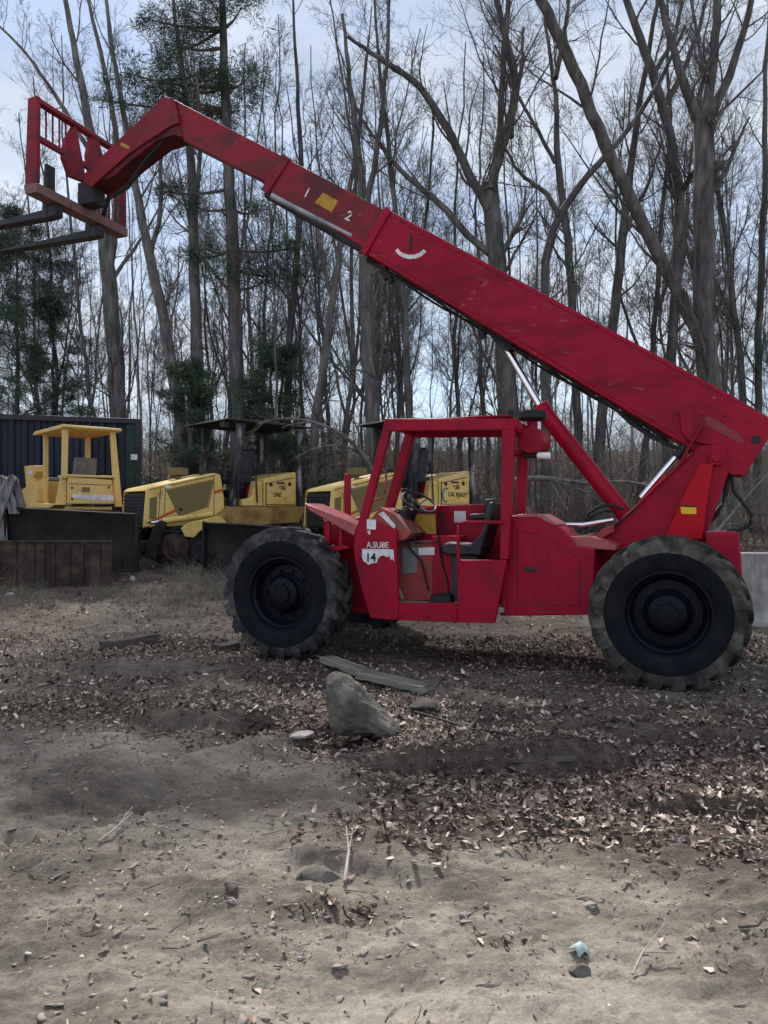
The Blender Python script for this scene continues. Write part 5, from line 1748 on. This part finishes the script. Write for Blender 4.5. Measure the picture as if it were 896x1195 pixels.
def cab_dozer():
    O = ((77 - CX) / FPX * 14.5, 14.5, gz(-5.9, 14.5) + .02)
    f = Frame(O, R(-50))
    r = empty('bulldozer', O, R(-50))
    tag(r, 'tan yellow bulldozer with open square cab parked before the dark container', 'bulldozer', 'yellow bulldozers parked behind the telehandler')
    zr = f.at(77, 499, y=0)[2]
    x_f = f.at(50, 560, y=0)[0]
    Wd = f.at(133, 560, x=0)[1]
    zs = f.at(78, 555, x=0)[2]; zb = f.at(78, 591, x=0)[2]
    # posts
    fw = MB()
    fw.prism(f.yz([(73.5, 499), (80, 499), (79, 558), (72.5, 558)], 0), -.08, .0, axis='x')
    fw.prism(f.yz([(72.5, 556), (79, 556), (79, 590), (66, 590)], 0), -.12, -.082, axis='x')
    fw.build('cab_post', M['tan'], r, .008); fw = MB()
    fw.prism([(Wd - .07, zr), (Wd + .03, zr), (Wd + .17, zb), (Wd + .03, zb)], -.08, .0, axis='x')
    fw.build('cab_post', M['tan'], r, .008); fw = MB()
    fw.box(x_f, x_f + .07, -.0, .09, .9, zr)
    fw.build('cab_post', M['tan'], r, .008); fw = MB()
    fw.box(x_f, x_f + .07, Wd - .08, Wd + .02, .9, zr)
    fw.build('cab_post', M['tan'], r, .008)
    mb = MB()
    mb.prism([(x_f - .38, zr + .0), (x_f - .2, zr + .06), (.08, zr + .05), (.1, zr + .01), (.06, zr - .02), (x_f - .2, zr - .01)], -.1, Wd + .12)
    mb.build('cab_roof', M['tan'], r, .01)
    mb = MB()
    mb.prism(f.yz([(79.5, 556), (131, 560), (133, 588), (79.5, 588)], 0), -.5, .0, axis='x')
    mb.box(-.5, .03, .0, Wd + .02, zs - .02, zs + .025)
    tank = mb.build('rear_tank', M['tan'], r, .012)
    mb = MB()
    q = f.yz([(84.5, 576.5), (104, 577.5), (104, 582), (84.5, 581.5)], .004)
    mb.prism(q, .001, .006, axis='x')
    mb.prism(f.yz([(105, 577), (132.5, 578), (132.5, 584.5), (105, 584)], .004), .001, .006, axis='x')
    mb.build('reflector_strip', M['white'], tank)
    mb = MB()
    for k in range(4):
        a = 96 + k * 2.3
        mb.prism(f.yz([(a, 568.5), (a + 1.4, 568.6), (a + 1.4, 574.5), (a, 574.4)], .004), .001, .005, axis='x')
    mb.prism(f.yz([(80.5, 564), (131, 566), (131, 566.7), (80.5, 564.7)], .004), .001, .004, axis='x')
    for a, b in ((83, 568), (83, 581), (126, 567.5)):
        mb.prism(f.yz([(a, b), (a + 2, b), (a + 2, b + 2.5), (a, b + 2.5)], .004), .001, .008, axis='x')
    mb.build('tank_vent', M['dark_metal'], tank)
    # side plates, step and the curved console in front of the door
    mb = MB()
    mb.prism(f.xz([(46, 559), (56, 559), (54, 589), (43, 589)], .05), .03, .07)
    mb.box(x_f - .1, -.1, .0, Wd, zb - .06, zb)
    mb.prism(f.xz([(46, 587), (77, 589), (70, 593), (46, 592)], -.05), -.25, .0)
    mb.build('cab_side', M['tan'], r, .008)
    mb = MB()
    con = [(28, 544), (40.5, 543), (41.5, 550), (38, 558), (42.5, 570), (42, 588), (31, 590), (30, 565)]
    mb.prism(f.xz(con, -.1), -.1, .12)
    mb.build('console', M['tan'], r, .01)
    mb = MB()
    mb.prism(f.xz([(32, 549.5), (37, 550), (37, 553), (32, 552.5)], -.1), -.104, -.1)
    mb.build('console_label', M['white'], r)
    mb = MB()
    mb.prism([(x_f - 1.9, .85), (x_f - 1.9, 1.45), (x_f - 1.8, 1.5), (x_f - .55, 1.62), (x_f - .5, .85)], .1, 1.0)
    mb.build('hood', M['tan'], r, .02)
    mb = MB()
    mb.prism([(x_f - 1.85, 1.51), (x_f - .6, 1.635), (x_f - .6, 1.70), (x_f - 1.85, 1.56)], .2, .9)
    mb.build('hood_top', mat('grey_hood_paint', [c3(.16, .17, .19), c3(.24, .25, .27)], .5), r, .015)
    mb = MB()
    mb.prism([(x_f + .55, zb), (-.62, zb), (-.55, zb + .45), (-.42, zb + .95), (-.5, zb + .98), (-.66, zb + .5), (x_f + .55, zb + .35)], .3, .75)
    mb.build('operator_seat', mat('grey_seat', [c3(.09, .09, .09), c3(.16, .16, .16)], .7), r, .04)
    for y0 in (-.42, Wd - .0):
        mb = MB()
        prof = [(x_f - 1.9, .35), (x_f - 1.7, .62), (-.2, .72), (.35, .6), (.5, .36), (.35, .1), (.0, .0), (x_f - 1.5, .0), (x_f - 1.8, .1)]
        mb.prism(prof, y0, y0 + .4)
        mb.build('track', M['blade'], r)
    mb = MB()
    mb.box(x_f - 1.6, .3, .0, Wd, .3, zb - .07)
    mb.build('hull', M['rust'], r)


cab_dozer()


# ------------------------------------------------------------------ container
def container():
    Y = 18.2
    x1 = (165 - CX) / FPX * Y; x0 = x1 - 9.0
    zt = CH + (HY - 489) / FPX * Y; z0 = gz(x1, Y) - .3
    r = empty('shipping_container', (x1, Y, z0), R(16.5)); tag(r, 'dark navy shipping container behind the tan bulldozer', 'container')
    H = zt - z0
    mb = MB()
    n = int(9 / .28)
    pr = []
    for k in range(n):
        a = -9 + .1 + k * .275
        pr += [(a, .0), (a + .1, .0), (a + .14, .045), (a + .24, .045)]
    pr = [p for p in pr if p[0] < -.4]
    prof = [(-9, 0)] + pr + [(-.35, 0), (-.35, 2.4), (-9, 2.4)]
    mb.prism(prof, .12, H - .1, axis='z')
    mb.build('container_wall', M['container'], r, smooth=False)
    mb = MB()
    mb.box(-9.05, .0, -.04, .12, H - .12, H); mb.box(-9.05, .0, -.04, .12, 0, .14)
    mb.box(-.14, .0, -.041, .1, .0, H + .001); mb.box(-9.06, -8.9, -.041, .1, 0, H + .001)
    mb.box(-9.0, -.01, .121, 2.44, H - .03, H - .002)
    mb.build('container_frame', M['dark_metal'], r, .01)
    mb = MB()
    mb.box(-.34, -.145, -.0, .1, .15, H - .13)
    mb.box(-.34, -.0, .13, 2.42, .05, H - .04)
    mb.build('corner_panel', M['green_panel'], r)
    mb = MB()
    q = W(152, 534, Y)
    mb.box(q.x - x1 + .02, q.x - x1 + .17, -.048, -.045, q.z - z0 - .06, q.z - z0 + .07)
    mb.build('container_label', M['white'], r)


container()
# second blue container peeping out at the left edge
def left_boxes():
    # steel sheet roof strip lying on top
    Y = 18.4
    a = W(-60, 487, Y); b = W(66, 486, Y)
    mb = MB(); mb.box(0, b.x - a.x, 0, 1.6, 0, .05)
    o = mb.build('steel_sheet', M['grey_panel'], None, .004); o.location = (a.x, Y - .2, CH + (HY - 488.5) / FPX * 18.2 + .0)
    tag(o, 'thin grey steel sheet lying on top of the dark container', 'metal sheet')


left_boxes()


# ------------------------------------------------------------------ things on the ground
def rock(name, label, cat, p, size, seed, m='rock', sub=3, shape=None, group=None, rot=0):
    import bmesh
    rg = np.random.default_rng(seed)
    bm = bmesh.new(); bmesh.ops.create_icosphere(bm, subdivisions=sub, radius=1)
    V = np.array([v.co[:] for v in bm.verts])
    # chop with random planes for facets
    for _ in range(9):
        n = rg.normal(size=3); n /= np.linalg.norm(n); d = rg.uniform(.55, .85)
        k = V @ n - d; V = V - np.maximum(k, 0)[:, None] * n * .9
    if shape is not None:
        V = shape(V)
    V = V * np.asarray(size)
    for i_, v in enumerate(bm.verts):
        v.co = V[i_] + rg.normal(0, .012, 3) * np.asarray(size)
    me = bpy.data.meshes.new(name); bm.to_mesh(me); bm.free()
    me.materials.append(M[m])
    me.polygons.foreach_set('use_smooth', [True] * len(me.polygons)); me.set_sharp_from_angle(angle=R(28))
    o = bpy.data.objects.new(name, me); COL.objects.link(o)
    o.location = p; o.rotation_euler = (0, 0, rot)
    tag(o, label, cat, group)
    return o


def big_rock():
    import bmesh
    Y = 5.3
    # outline seen from the front, with a shifted and shrunken back and a bulged middle
    o2 = [(386, 862), (379, 840), (379, 800), (383, 789), (391, 785), (402, 788), (414, 800), (424, 814), (437, 822), (448, 834), (461, 846), (474, 861), (470, 869), (452, 868), (438, 858), (414, 864)]
    c = np.array(W(425, 860, Y)); base = Vector((c[0], c[1], hz(c[0], c[1])))
    F = [np.array(W(a, b, Y)) for a, b in o2]
    cen = np.mean(F, axis=0)
    layers = [(-.12, .45), (-.07, .84), (.02, 1.0), (.14, .97), (.25, .75), (.32, .4)]
    rg = np.random.default_rng(4)
    vs = []
    for d, s in layers:
        for p in F:
            q = cen + (p - cen) * s; q[1] += d + rg.normal(0, .02); q += rg.normal(0, .009, 3); vs.append(q - np.array(base))
    n = len(F); m = len(layers)
    fs = [(i * n + k, i * n + (k + 1) % n, (i + 1) * n + (k + 1) % n, (i + 1) * n + k) for i in range(m - 1) for k in range(n)]
    fs += [tuple(range(n)), tuple((m - 1) * n + k for k in range(n))]
    mb = MB(); mb.add(vs, fs)
    o = mb.build('boulder', M['rock'], None)
    md = o.modifiers.new('subsurf', 'SUBSURF'); md.levels = 1; md.render_levels = 1
    m2 = o.modifiers.new('split', 'SUBSURF'); m2.levels = 3; m2.render_levels = 3; m2.subdivision_type = 'SIMPLE'
    for nm, sz, st, kind in (('rock_lumps', .14, .035, 'VORONOI'), ('rock_grain', .05, .022, 'CLOUDS'), ('rock_fine', .014, .007, 'CLOUDS')):
        tx = bpy.data.textures.new(nm, kind); tx.noise_scale = sz
        if kind == 'CLOUDS': tx.noise_depth = 3
        dm = o.modifiers.new(nm, 'DISPLACE'); dm.texture = tx; dm.strength = st; dm.mid_level = .5; dm.texture_coords = 'LOCAL'
    o.location = base
    tag(o, 'large pointed grey boulder leaning right in front of the telehandler', 'boulder')


big_rock()


def plank(label, p0, p1, w, t, m, seed, cat='plank', lift=0.0, group=None, name='wood_plank'):
    """a weathered board between two photo pixels on the ground, ends split"""
    rg = np.random.default_rng(seed)
    a, b = G(*p0), G(*p1)
    L = (b - a).length
    n = 10
    vs = []
    for i_ in range(n + 1):
        f = i_ / n; x = f * L
        wj = w * (1 - .1 * rg.random()) * (1 if 0 < i_ < n else rg.uniform(.6, 1))
        zz = .01 * math.sin(f * 3 + seed)
        for y, z in ((-wj / 2, 0), (wj / 2, 0), (wj / 2, t), (-wj / 2, t)):
            vs.append((x + rg.normal(0, .006) * (3 if i_ in (0, n) else 1), y + rg.normal(0, .003), z + zz + rg.normal(0, .0025)))
    fs = [(i_ * 4 + k, i_ * 4 + (k + 1) % 4, i_ * 4 + 4 + (k + 1) % 4, i_ * 4 + 4 + k) for i_ in range(n) for k in range(4)]
    fs += [(0, 1, 2, 3), (n * 4 + 3, n * 4 + 2, n * 4 + 1, n * 4)]
    mb = MB(); mb.add(vs, fs)
    o = mb.build(name, M[m], None, .004)
    d = (b - a)
    o.location = (a.x, a.y, a.z + lift)
    o.rotation_euler = (0, -math.asin(max(-1, min(1, d.z / L))), math.atan2(d.y, d.x))
    tag(o, label, cat, group)
    return o


plank('grey weathered plank with a square end lying by the boulder', (420, 796), (498, 812), .17, .06, 'wood', 1, lift=.035)
plank('broken grey plank reaching back toward the front tyre', (380, 778), (436, 797), .19, .05, 'wood', 2, lift=.05)
plank('dark charred wood block lying alone on the left', (118, 757), (182, 748), .17, .09, 'wood_dark', 3, cat='wood block')
plank('dark wooden wedge lying just left of the front tyre', (250, 760), (276, 757), .2, .08, 'wood_dark', 4, cat='wood block', name='wood_block')
plank('small dark board lying below the front tyre', (230, 786), (258, 783), .2, .03, 'wood_dark', 5)
plank('rotten flat board half buried behind the leaf bank', (592, 889), (668, 888), .08, .03, 'wood_dark', 6)
rock('stone', 'reddish brown flat stone beside the square ended plank', 'stone', G(494, 826) + Vector((0, 0, .02)), (.12, .09, .06), 21, 'rust' if False else 'rock', group='loose stones')
rock('stone', 'flat grey stone set in the earth under the dark earth ledge', 'stone', G(372, 1026) + Vector((0, 0, .0)), (.10, .06, .05), 22, group='loose stones')
rock('stone', 'round tan stone beside the pale blue scrap', 'stone', G(677, 1136) + Vector((0, 0, .005)), (.04, .035, .03), 23, 'rock', group='loose stones')
rock('stone', 'pale flat stone at the foot of the boulder on its left', 'stone', G(350, 856) + Vector((0, 0, -.005)), (.10, .08, .03), 24, 'concrete', rot=.4, group='loose stones')
rock('stone', 'white stone on the grass before the dark blade', 'stone', G(107, 680) + Vector((0, 0, .03)), (.085, .07, .08), 25, 'stone', group='loose stones')
rock('stone', 'white stone in the grass below the middle bulldozer track', 'stone', G(155, 678) + Vector((0, 0, .03)), (.06, .06, .06), 26, 'stone', group='loose stones')
rock('stone', 'flat white stone at the far left of the bank', 'stone', G(12, 696) + Vector((0, 0, .02)), (.13, .1, .05), 27, 'stone', group='loose stones')
rock('stone', 'brown clod shaped stone lying alone in the left foreground dirt', 'stone', G(140, 1030) + Vector((0, 0, .0)), (.035, .03, .015), 28, group='loose stones')
rock('stone', 'dark squat stone at the left end of the middle earth ledge', 'stone', G(270, 1038) + Vector((0, 0, .01)), (.035, .03, .03), 29, group='loose stones')


def bent_rod():
    a, b = G(482, 832), G(622, 880)
    pts = []
    for i_ in range(10):
        f = i_ / 9; p = a.lerp(b, f); p.z = max(hz(p.x, p.y), a.z + (b.z - a.z) * f) + .012 + .06 * (1 - f) * f
        pts.append(p - a)
    mb = MB(); mb.tube(pts, .009, 8)
    o = mb.build('steel_rod', M['dark_metal'], None); o.location = a
    tag(o, 'thin dark steel rod lying slantwise right of the boulder', 'rod')


bent_rod()


def stick(label, pts, r, seed, m='stick_pale', group='fallen sticks'):
    P = [G(x, y) for x, y in pts]
    a = P[0].copy()
    q = [p - a + Vector((0, 0, r + .004 + lift)) for p, lift in zip(P, [0] + [.015] * (len(P) - 2) + [.03])]
    mb = MB(); mb.tube(q, [r * (1 - .5 * i_ / (len(q) - 1)) for i_ in range(len(q))], 7)
    k = len(q) // 2
    d = (q[-1] - q[0]).normalized()
    mb.tube([q[k], q[k] + d * .09 + Vector((.02, .03, .05))], [r * .6, r * .3], 6)
    o = mb.build('fallen_stick', M[m], None); o.location = a
    tag(o, label, 'stick', group)


M['stick_pale'] = mat('bleached_stick', [c3(.2, .175, .15), c3(.36, .32, .28)], .9, 8, bump=.2)
M['stick_dark'] = mat('dark_stick', [c3(.04, .034, .03), c3(.1, .085, .075)], .9, 8, bump=.2)
stick('pale stick standing out of the earth ledge in the middle foreground', [(402, 1032), (407, 1000), (404, 975)], .008, 1)
stick('pale bent stick on the bare earth at lower right', [(738, 1140), (750, 1119), (788, 1124)], .005, 2)
stick('pale forked stick on the left foreground dirt', [(115, 985), (135, 973), (155, 958)], .007, 3)
stick('short pale stick in the dirt at the left', [(33, 1020), (42, 1020), (52, 1018)], .006, 4)
stick('crooked brown stick lying between the rod and rear tyre', [(545, 855), (562, 838), (580, 818)], .014, 5, 'stick_dark')
stick('pale straight stick by the right edge behind the rear tyre', [(876, 778), (890, 782), (910, 786)], .016, 6)
stick('dark crooked stick at the right edge of the foreground', [(862, 1085), (884, 1088), (905, 1070)], .006, 7, 'stick_dark')

# bleached scrap
def scrap(label, px, py, s, seed, m):
    rg = np.random.default_rng(seed)
    p = G(px, py)
    n = 5
    V = np.array([[(i_ / n - .5) * s * 1.1, (j / n - .5) * s, 0] for i_ in range(n + 1) for j in range(n + 1)])
    V[:, 2] = .22 * s * np.sin(V[:, 0] / s * 5 + seed) + .2 * s * np.cos(V[:, 1] / s * 6) + rg.normal(0, .05 * s, len(V)) + .3 * s
    V[:, :2] *= 1 + rg.normal(0, .06, (len(V), 1))
    Q = [[i_ * (n + 1) + j, (i_ + 1) * (n + 1) + j, (i_ + 1) * (n + 1) + j + 1, i_ * (n + 1) + j + 1] for i_ in range(n) for j in range(n)]
    o = np_mesh('plastic_scrap', V, Q, M[m])
    o.location = p; o.rotation_euler = (0, .2, .5)
    sm = o.modifiers.new('thickness', 'SOLIDIFY'); sm.thickness = .003
    tag(o, label, 'scrap')


scrap('crumpled pale blue green scrap on the foreground earth', 677, 1112, .055, 2, 'plastic_scrap')
scrap('small white paper scrap on the dark ground under the chassis', 541, 788, .08, 3, 'white')


# the low rusted steel trough in front of the left blade
def rusty_trough():
    Y = 12.4
    x0 = W(-40, 650, Y).x; x1 = W(130, 650, Y).x
    zt = CH + (HY - 633) / FPX * Y; zb = hz(-5, Y) - .05
    r = empty('rusty_trough', (x0, Y, zb)); tag(r, 'long low rusty steel trough lying before the dark bulldozer blade', 'steel trough')
    L, H = x1 - x0, zt - zb
    mb = MB(); mb.prism([(0, H), (.03, H), (.03, .03), (.40, .03), (.40, H * .9), (.43, H * .9), (.43, 0), (0, 0)], 0, L, axis='x')
    mb.build('trough_body', M['rust'], r, .006)
    mb = MB()
    k = .08
    while k < L - .05:
        mb.box(k, k + .035, -.03, .0, .0, H - .01); k += random.uniform(.16, .3)
    mb.box(-.01, L + .01, -.035, -.0, H - .0, H + .03)
    mb.build('trough_rib', M['rust'], r, .004)


rusty_trough()


def split_log():
    Y = 12.6
    x = W(2, 600, Y).x; z0 = hz(x, Y) - .05
    r = empty('split_log', (x, Y, z0)); tag(r, 'silvery grey splintered log slabs heaped at the left edge', 'log')
    rg = np.random.default_rng(3)
    for k, (pa, pb, w) in enumerate([((-25, 655), (12, 556), .30), ((-3, 660), (-6, 558), .32), ((16, 600), (5, 556), .16), ((27, 595), (18, 560), .13)]):
        a = np.array(W(*pa, Y + .1 * k)) - np.array((x, Y, z0)); b = np.array(W(*pb, Y + .25)) - np.array((x, Y, z0))
        m = 9; n = 12
        vs = []
        for i_ in range(m):
            f = i_ / (m - 1); c = a + (b - a) * f
            for j in range(n):
                t = 2 * PI * j / n; rr = w / 2 * (1 + .22 * math.sin(j * 2.4 + k)) * (1 - .25 * f)
                e = rg.normal(0, .006, 3); top = rg.uniform(-.08, .05) if i_ == m - 1 else 0
                vs.append(c + e + np.array((rr * math.cos(t), rr * .8 * math.sin(t), top)))
        fs = [(i_ * n + j, i_ * n + (j + 1) % n, (i_ + 1) * n + (j + 1) % n, (i_ + 1) * n + j) for i_ in range(m - 1) for j in range(n)]
        fs += [tuple(range(n)), tuple((m - 1) * n + j for j in range(n))]
        mb = MB(); mb.add(vs, fs); mb.build('slab', M['slab_grey'], r)


split_log()


def concrete_block(label, px, Y, top_py, w):
    x = W(px, 0, Y).x; zb = hz(x, Y) - .08; zt = CH + (HY - top_py) / FPX * Y
    H = zt - zb
    mb = MB(); mb.prism([(-.02, 0), (.62, 0), (.62, .12), (.5, .25), (.48, H), (.12, H), (.1, .25), (-.02, .12)], 0, w, axis='x')
    o = mb.build('concrete_barrier', M['concrete'], None, .015); o.location = (x, Y, zb); o.rotation_euler = (0, 0, R(-6))
    tag(o, label, 'barrier')


concrete_block('grey concrete barrier behind the rear tyre of the telehandler', 858, 10.2, 646, 1.8)


# dead branches lying and arching in front of the brush
def dead_branch(label, pts, Y, r, seed, name='dead_branch'):
    rg = np.random.default_rng(seed)
    P = [np.array(W(x, y, Y + d)) for x, y, d in pts]
    P, rr = resample(P, np.linspace(r, r * .35, len(P)), 14)
    a = Acc(); a.add(*tubes(P[None], rr[None], 6))
    B, rb, Lb = grow(P[None], rr[None], 9, .1, 1., np.linalg.norm(P[-1] - P[0]) * .32, .7, 5, -.02, .15, .5, rg, .005, .4, .3)
    a.add(*tubes(B, rb, 4))
    C, rc, Lc = grow(B, rb, 4, .2, 1., Lb * .45, .7, 3, .0, .15, .55, rg, .0035, .4, .3)
    a.add(*tubes(C, rc, 3))
    V, Q = a.out()
    o = np_mesh(name, V - P[0], Q, M['bark_pale'])
    o.location = tuple(P[0]); tag(o, label, 'branch')


dead_branch('long dead branch arching over the canopy of the middle bulldozer', [(440, 560, .2), (425, 530, 0), (400, 505, 0), (360, 490, 0), (325, 487, 0), (300, 495, -.1)], 13.4, .045, 1)
dead_branch('dead branch hanging low between the two canopy bulldozers', [(430, 535, .1), (410, 522, 0), (385, 519, 0), (358, 526, -.1), (345, 535, -.1)], 13.5, .03, 2)
dead_branch('fallen dead limb lying across the brush right of the cab', [(600, 560, 0), (640, 556, 0), (680, 566, .2), (730, 560, .4), (790, 575, .6)], 14.2, .05, 3)
dead_branch('pale bent branch rising behind the rear counterweight', [(820, 640, 0), (850, 605, 0), (880, 570, 0), (905, 545, .2)], 13.0, .03, 4)

# ------------------------------------------------------------------ sky and sun
SUN_EL, SUN_AZ = R(47), R(-12)          # behind the wood, a little to the left
w = bpy.data.worlds.new('World'); sc.world = w; w.use_nodes = True
N = w.node_tree.nodes; L = w.node_tree.links
bg = N['Background']
sky = N.new('ShaderNodeTexSky'); sky.sky_type = 'NISHITA'; sky.sun_disc = False
sky.sun_elevation = SUN_EL; sky.sun_rotation = SUN_AZ
sky.air_density = 1.1; sky.dust_density = .15; sky.ozone_density = 1.2
tc = N.new('ShaderNodeTexCoord')
mp = N.new('ShaderNodeMapping'); mp.inputs['Scale'].default_value = (1.3, 1.3, 3.2); mp.inputs['Location'].default_value = (.35, .2, .1)
L.new(tc.outputs['Generated'], mp.inputs['Vector'])
nz = N.new('ShaderNodeTexNoise'); nz.inputs['Scale'].default_value = 2.1; nz.inputs['Detail'].default_value = 9; nz.inputs['Roughness'].default_value = .58
L.new(mp.outputs[0], nz.inputs['Vector'])
rp = N.new('ShaderNodeValToRGB'); L.new(nz.outputs['Fac'], rp.inputs['Fac'])
rp.color_ramp.elements[0].position = .37; rp.color_ramp.elements[0].color = (.4, .4, .4, 1)
rp.color_ramp.elements[1].position = .55; rp.color_ramp.elements[1].color = (.95, .95, .95, 1)
n2 = N.new('ShaderNodeTexNoise'); n2.inputs['Scale'].default_value = 4.5; n2.inputs['Detail'].default_value = 7; L.new(mp.outputs[0], n2.inputs['Vector'])
r2 = N.new('ShaderNodeValToRGB'); L.new(n2.outputs['Fac'], r2.inputs['Fac'])
r2.color_ramp.elements[0].position = .32; r2.color_ramp.elements[0].color = (3.4, 3.9, 4.8, 1)
r2.color_ramp.elements[1].position = .66; r2.color_ramp.elements[1].color = (5.2, 5.7, 6.5, 1)
mx = N.new('ShaderNodeMix'); mx.data_type = 'RGBA'
L.new(rp.outputs['Color'], mx.inputs['Factor']); L.new(sky.outputs['Color'], mx.inputs['A']); L.new(r2.outputs['Color'], mx.inputs['B'])
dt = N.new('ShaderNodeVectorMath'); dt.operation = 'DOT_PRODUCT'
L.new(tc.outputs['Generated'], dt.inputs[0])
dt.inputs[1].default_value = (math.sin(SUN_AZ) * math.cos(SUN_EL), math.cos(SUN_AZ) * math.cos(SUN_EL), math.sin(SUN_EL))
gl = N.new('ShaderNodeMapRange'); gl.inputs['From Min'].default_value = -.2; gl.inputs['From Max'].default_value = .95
gl.inputs['To Min'].default_value = 1.45; gl.inputs['To Max'].default_value = .95  # sky brightened away from the sun, added as fill for near sides
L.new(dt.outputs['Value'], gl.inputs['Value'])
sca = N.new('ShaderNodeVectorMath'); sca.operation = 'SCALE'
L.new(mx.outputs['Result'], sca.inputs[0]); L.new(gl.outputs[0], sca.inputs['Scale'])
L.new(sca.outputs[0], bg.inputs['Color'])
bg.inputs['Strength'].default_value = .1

sun = bpy.data.lights.new('sun', 'SUN'); sun.energy = 5.0; sun.angle = R(6); sun.color = (1, .96, .9)
so = bpy.data.objects.new('sun', sun); COL.objects.link(so)
d = Vector((math.sin(SUN_AZ) * math.cos(SUN_EL), math.cos(SUN_AZ) * math.cos(SUN_EL), math.sin(SUN_EL)))
so.rotation_euler = d.to_track_quat('Z', 'Y').to_euler()

sc.view_settings.view_transform = 'Standard'
sc.view_settings.look = 'None'
sc.view_settings.exposure = 0.7
sc.view_settings.gamma = 1
sc.view_settings.use_curve_mapping = False
sc.render.engine = 'CYCLES'
sc.cycles.max_bounces = 6
sc.cycles.diffuse_bounces = 3
sc.cycles.use_denoising = True
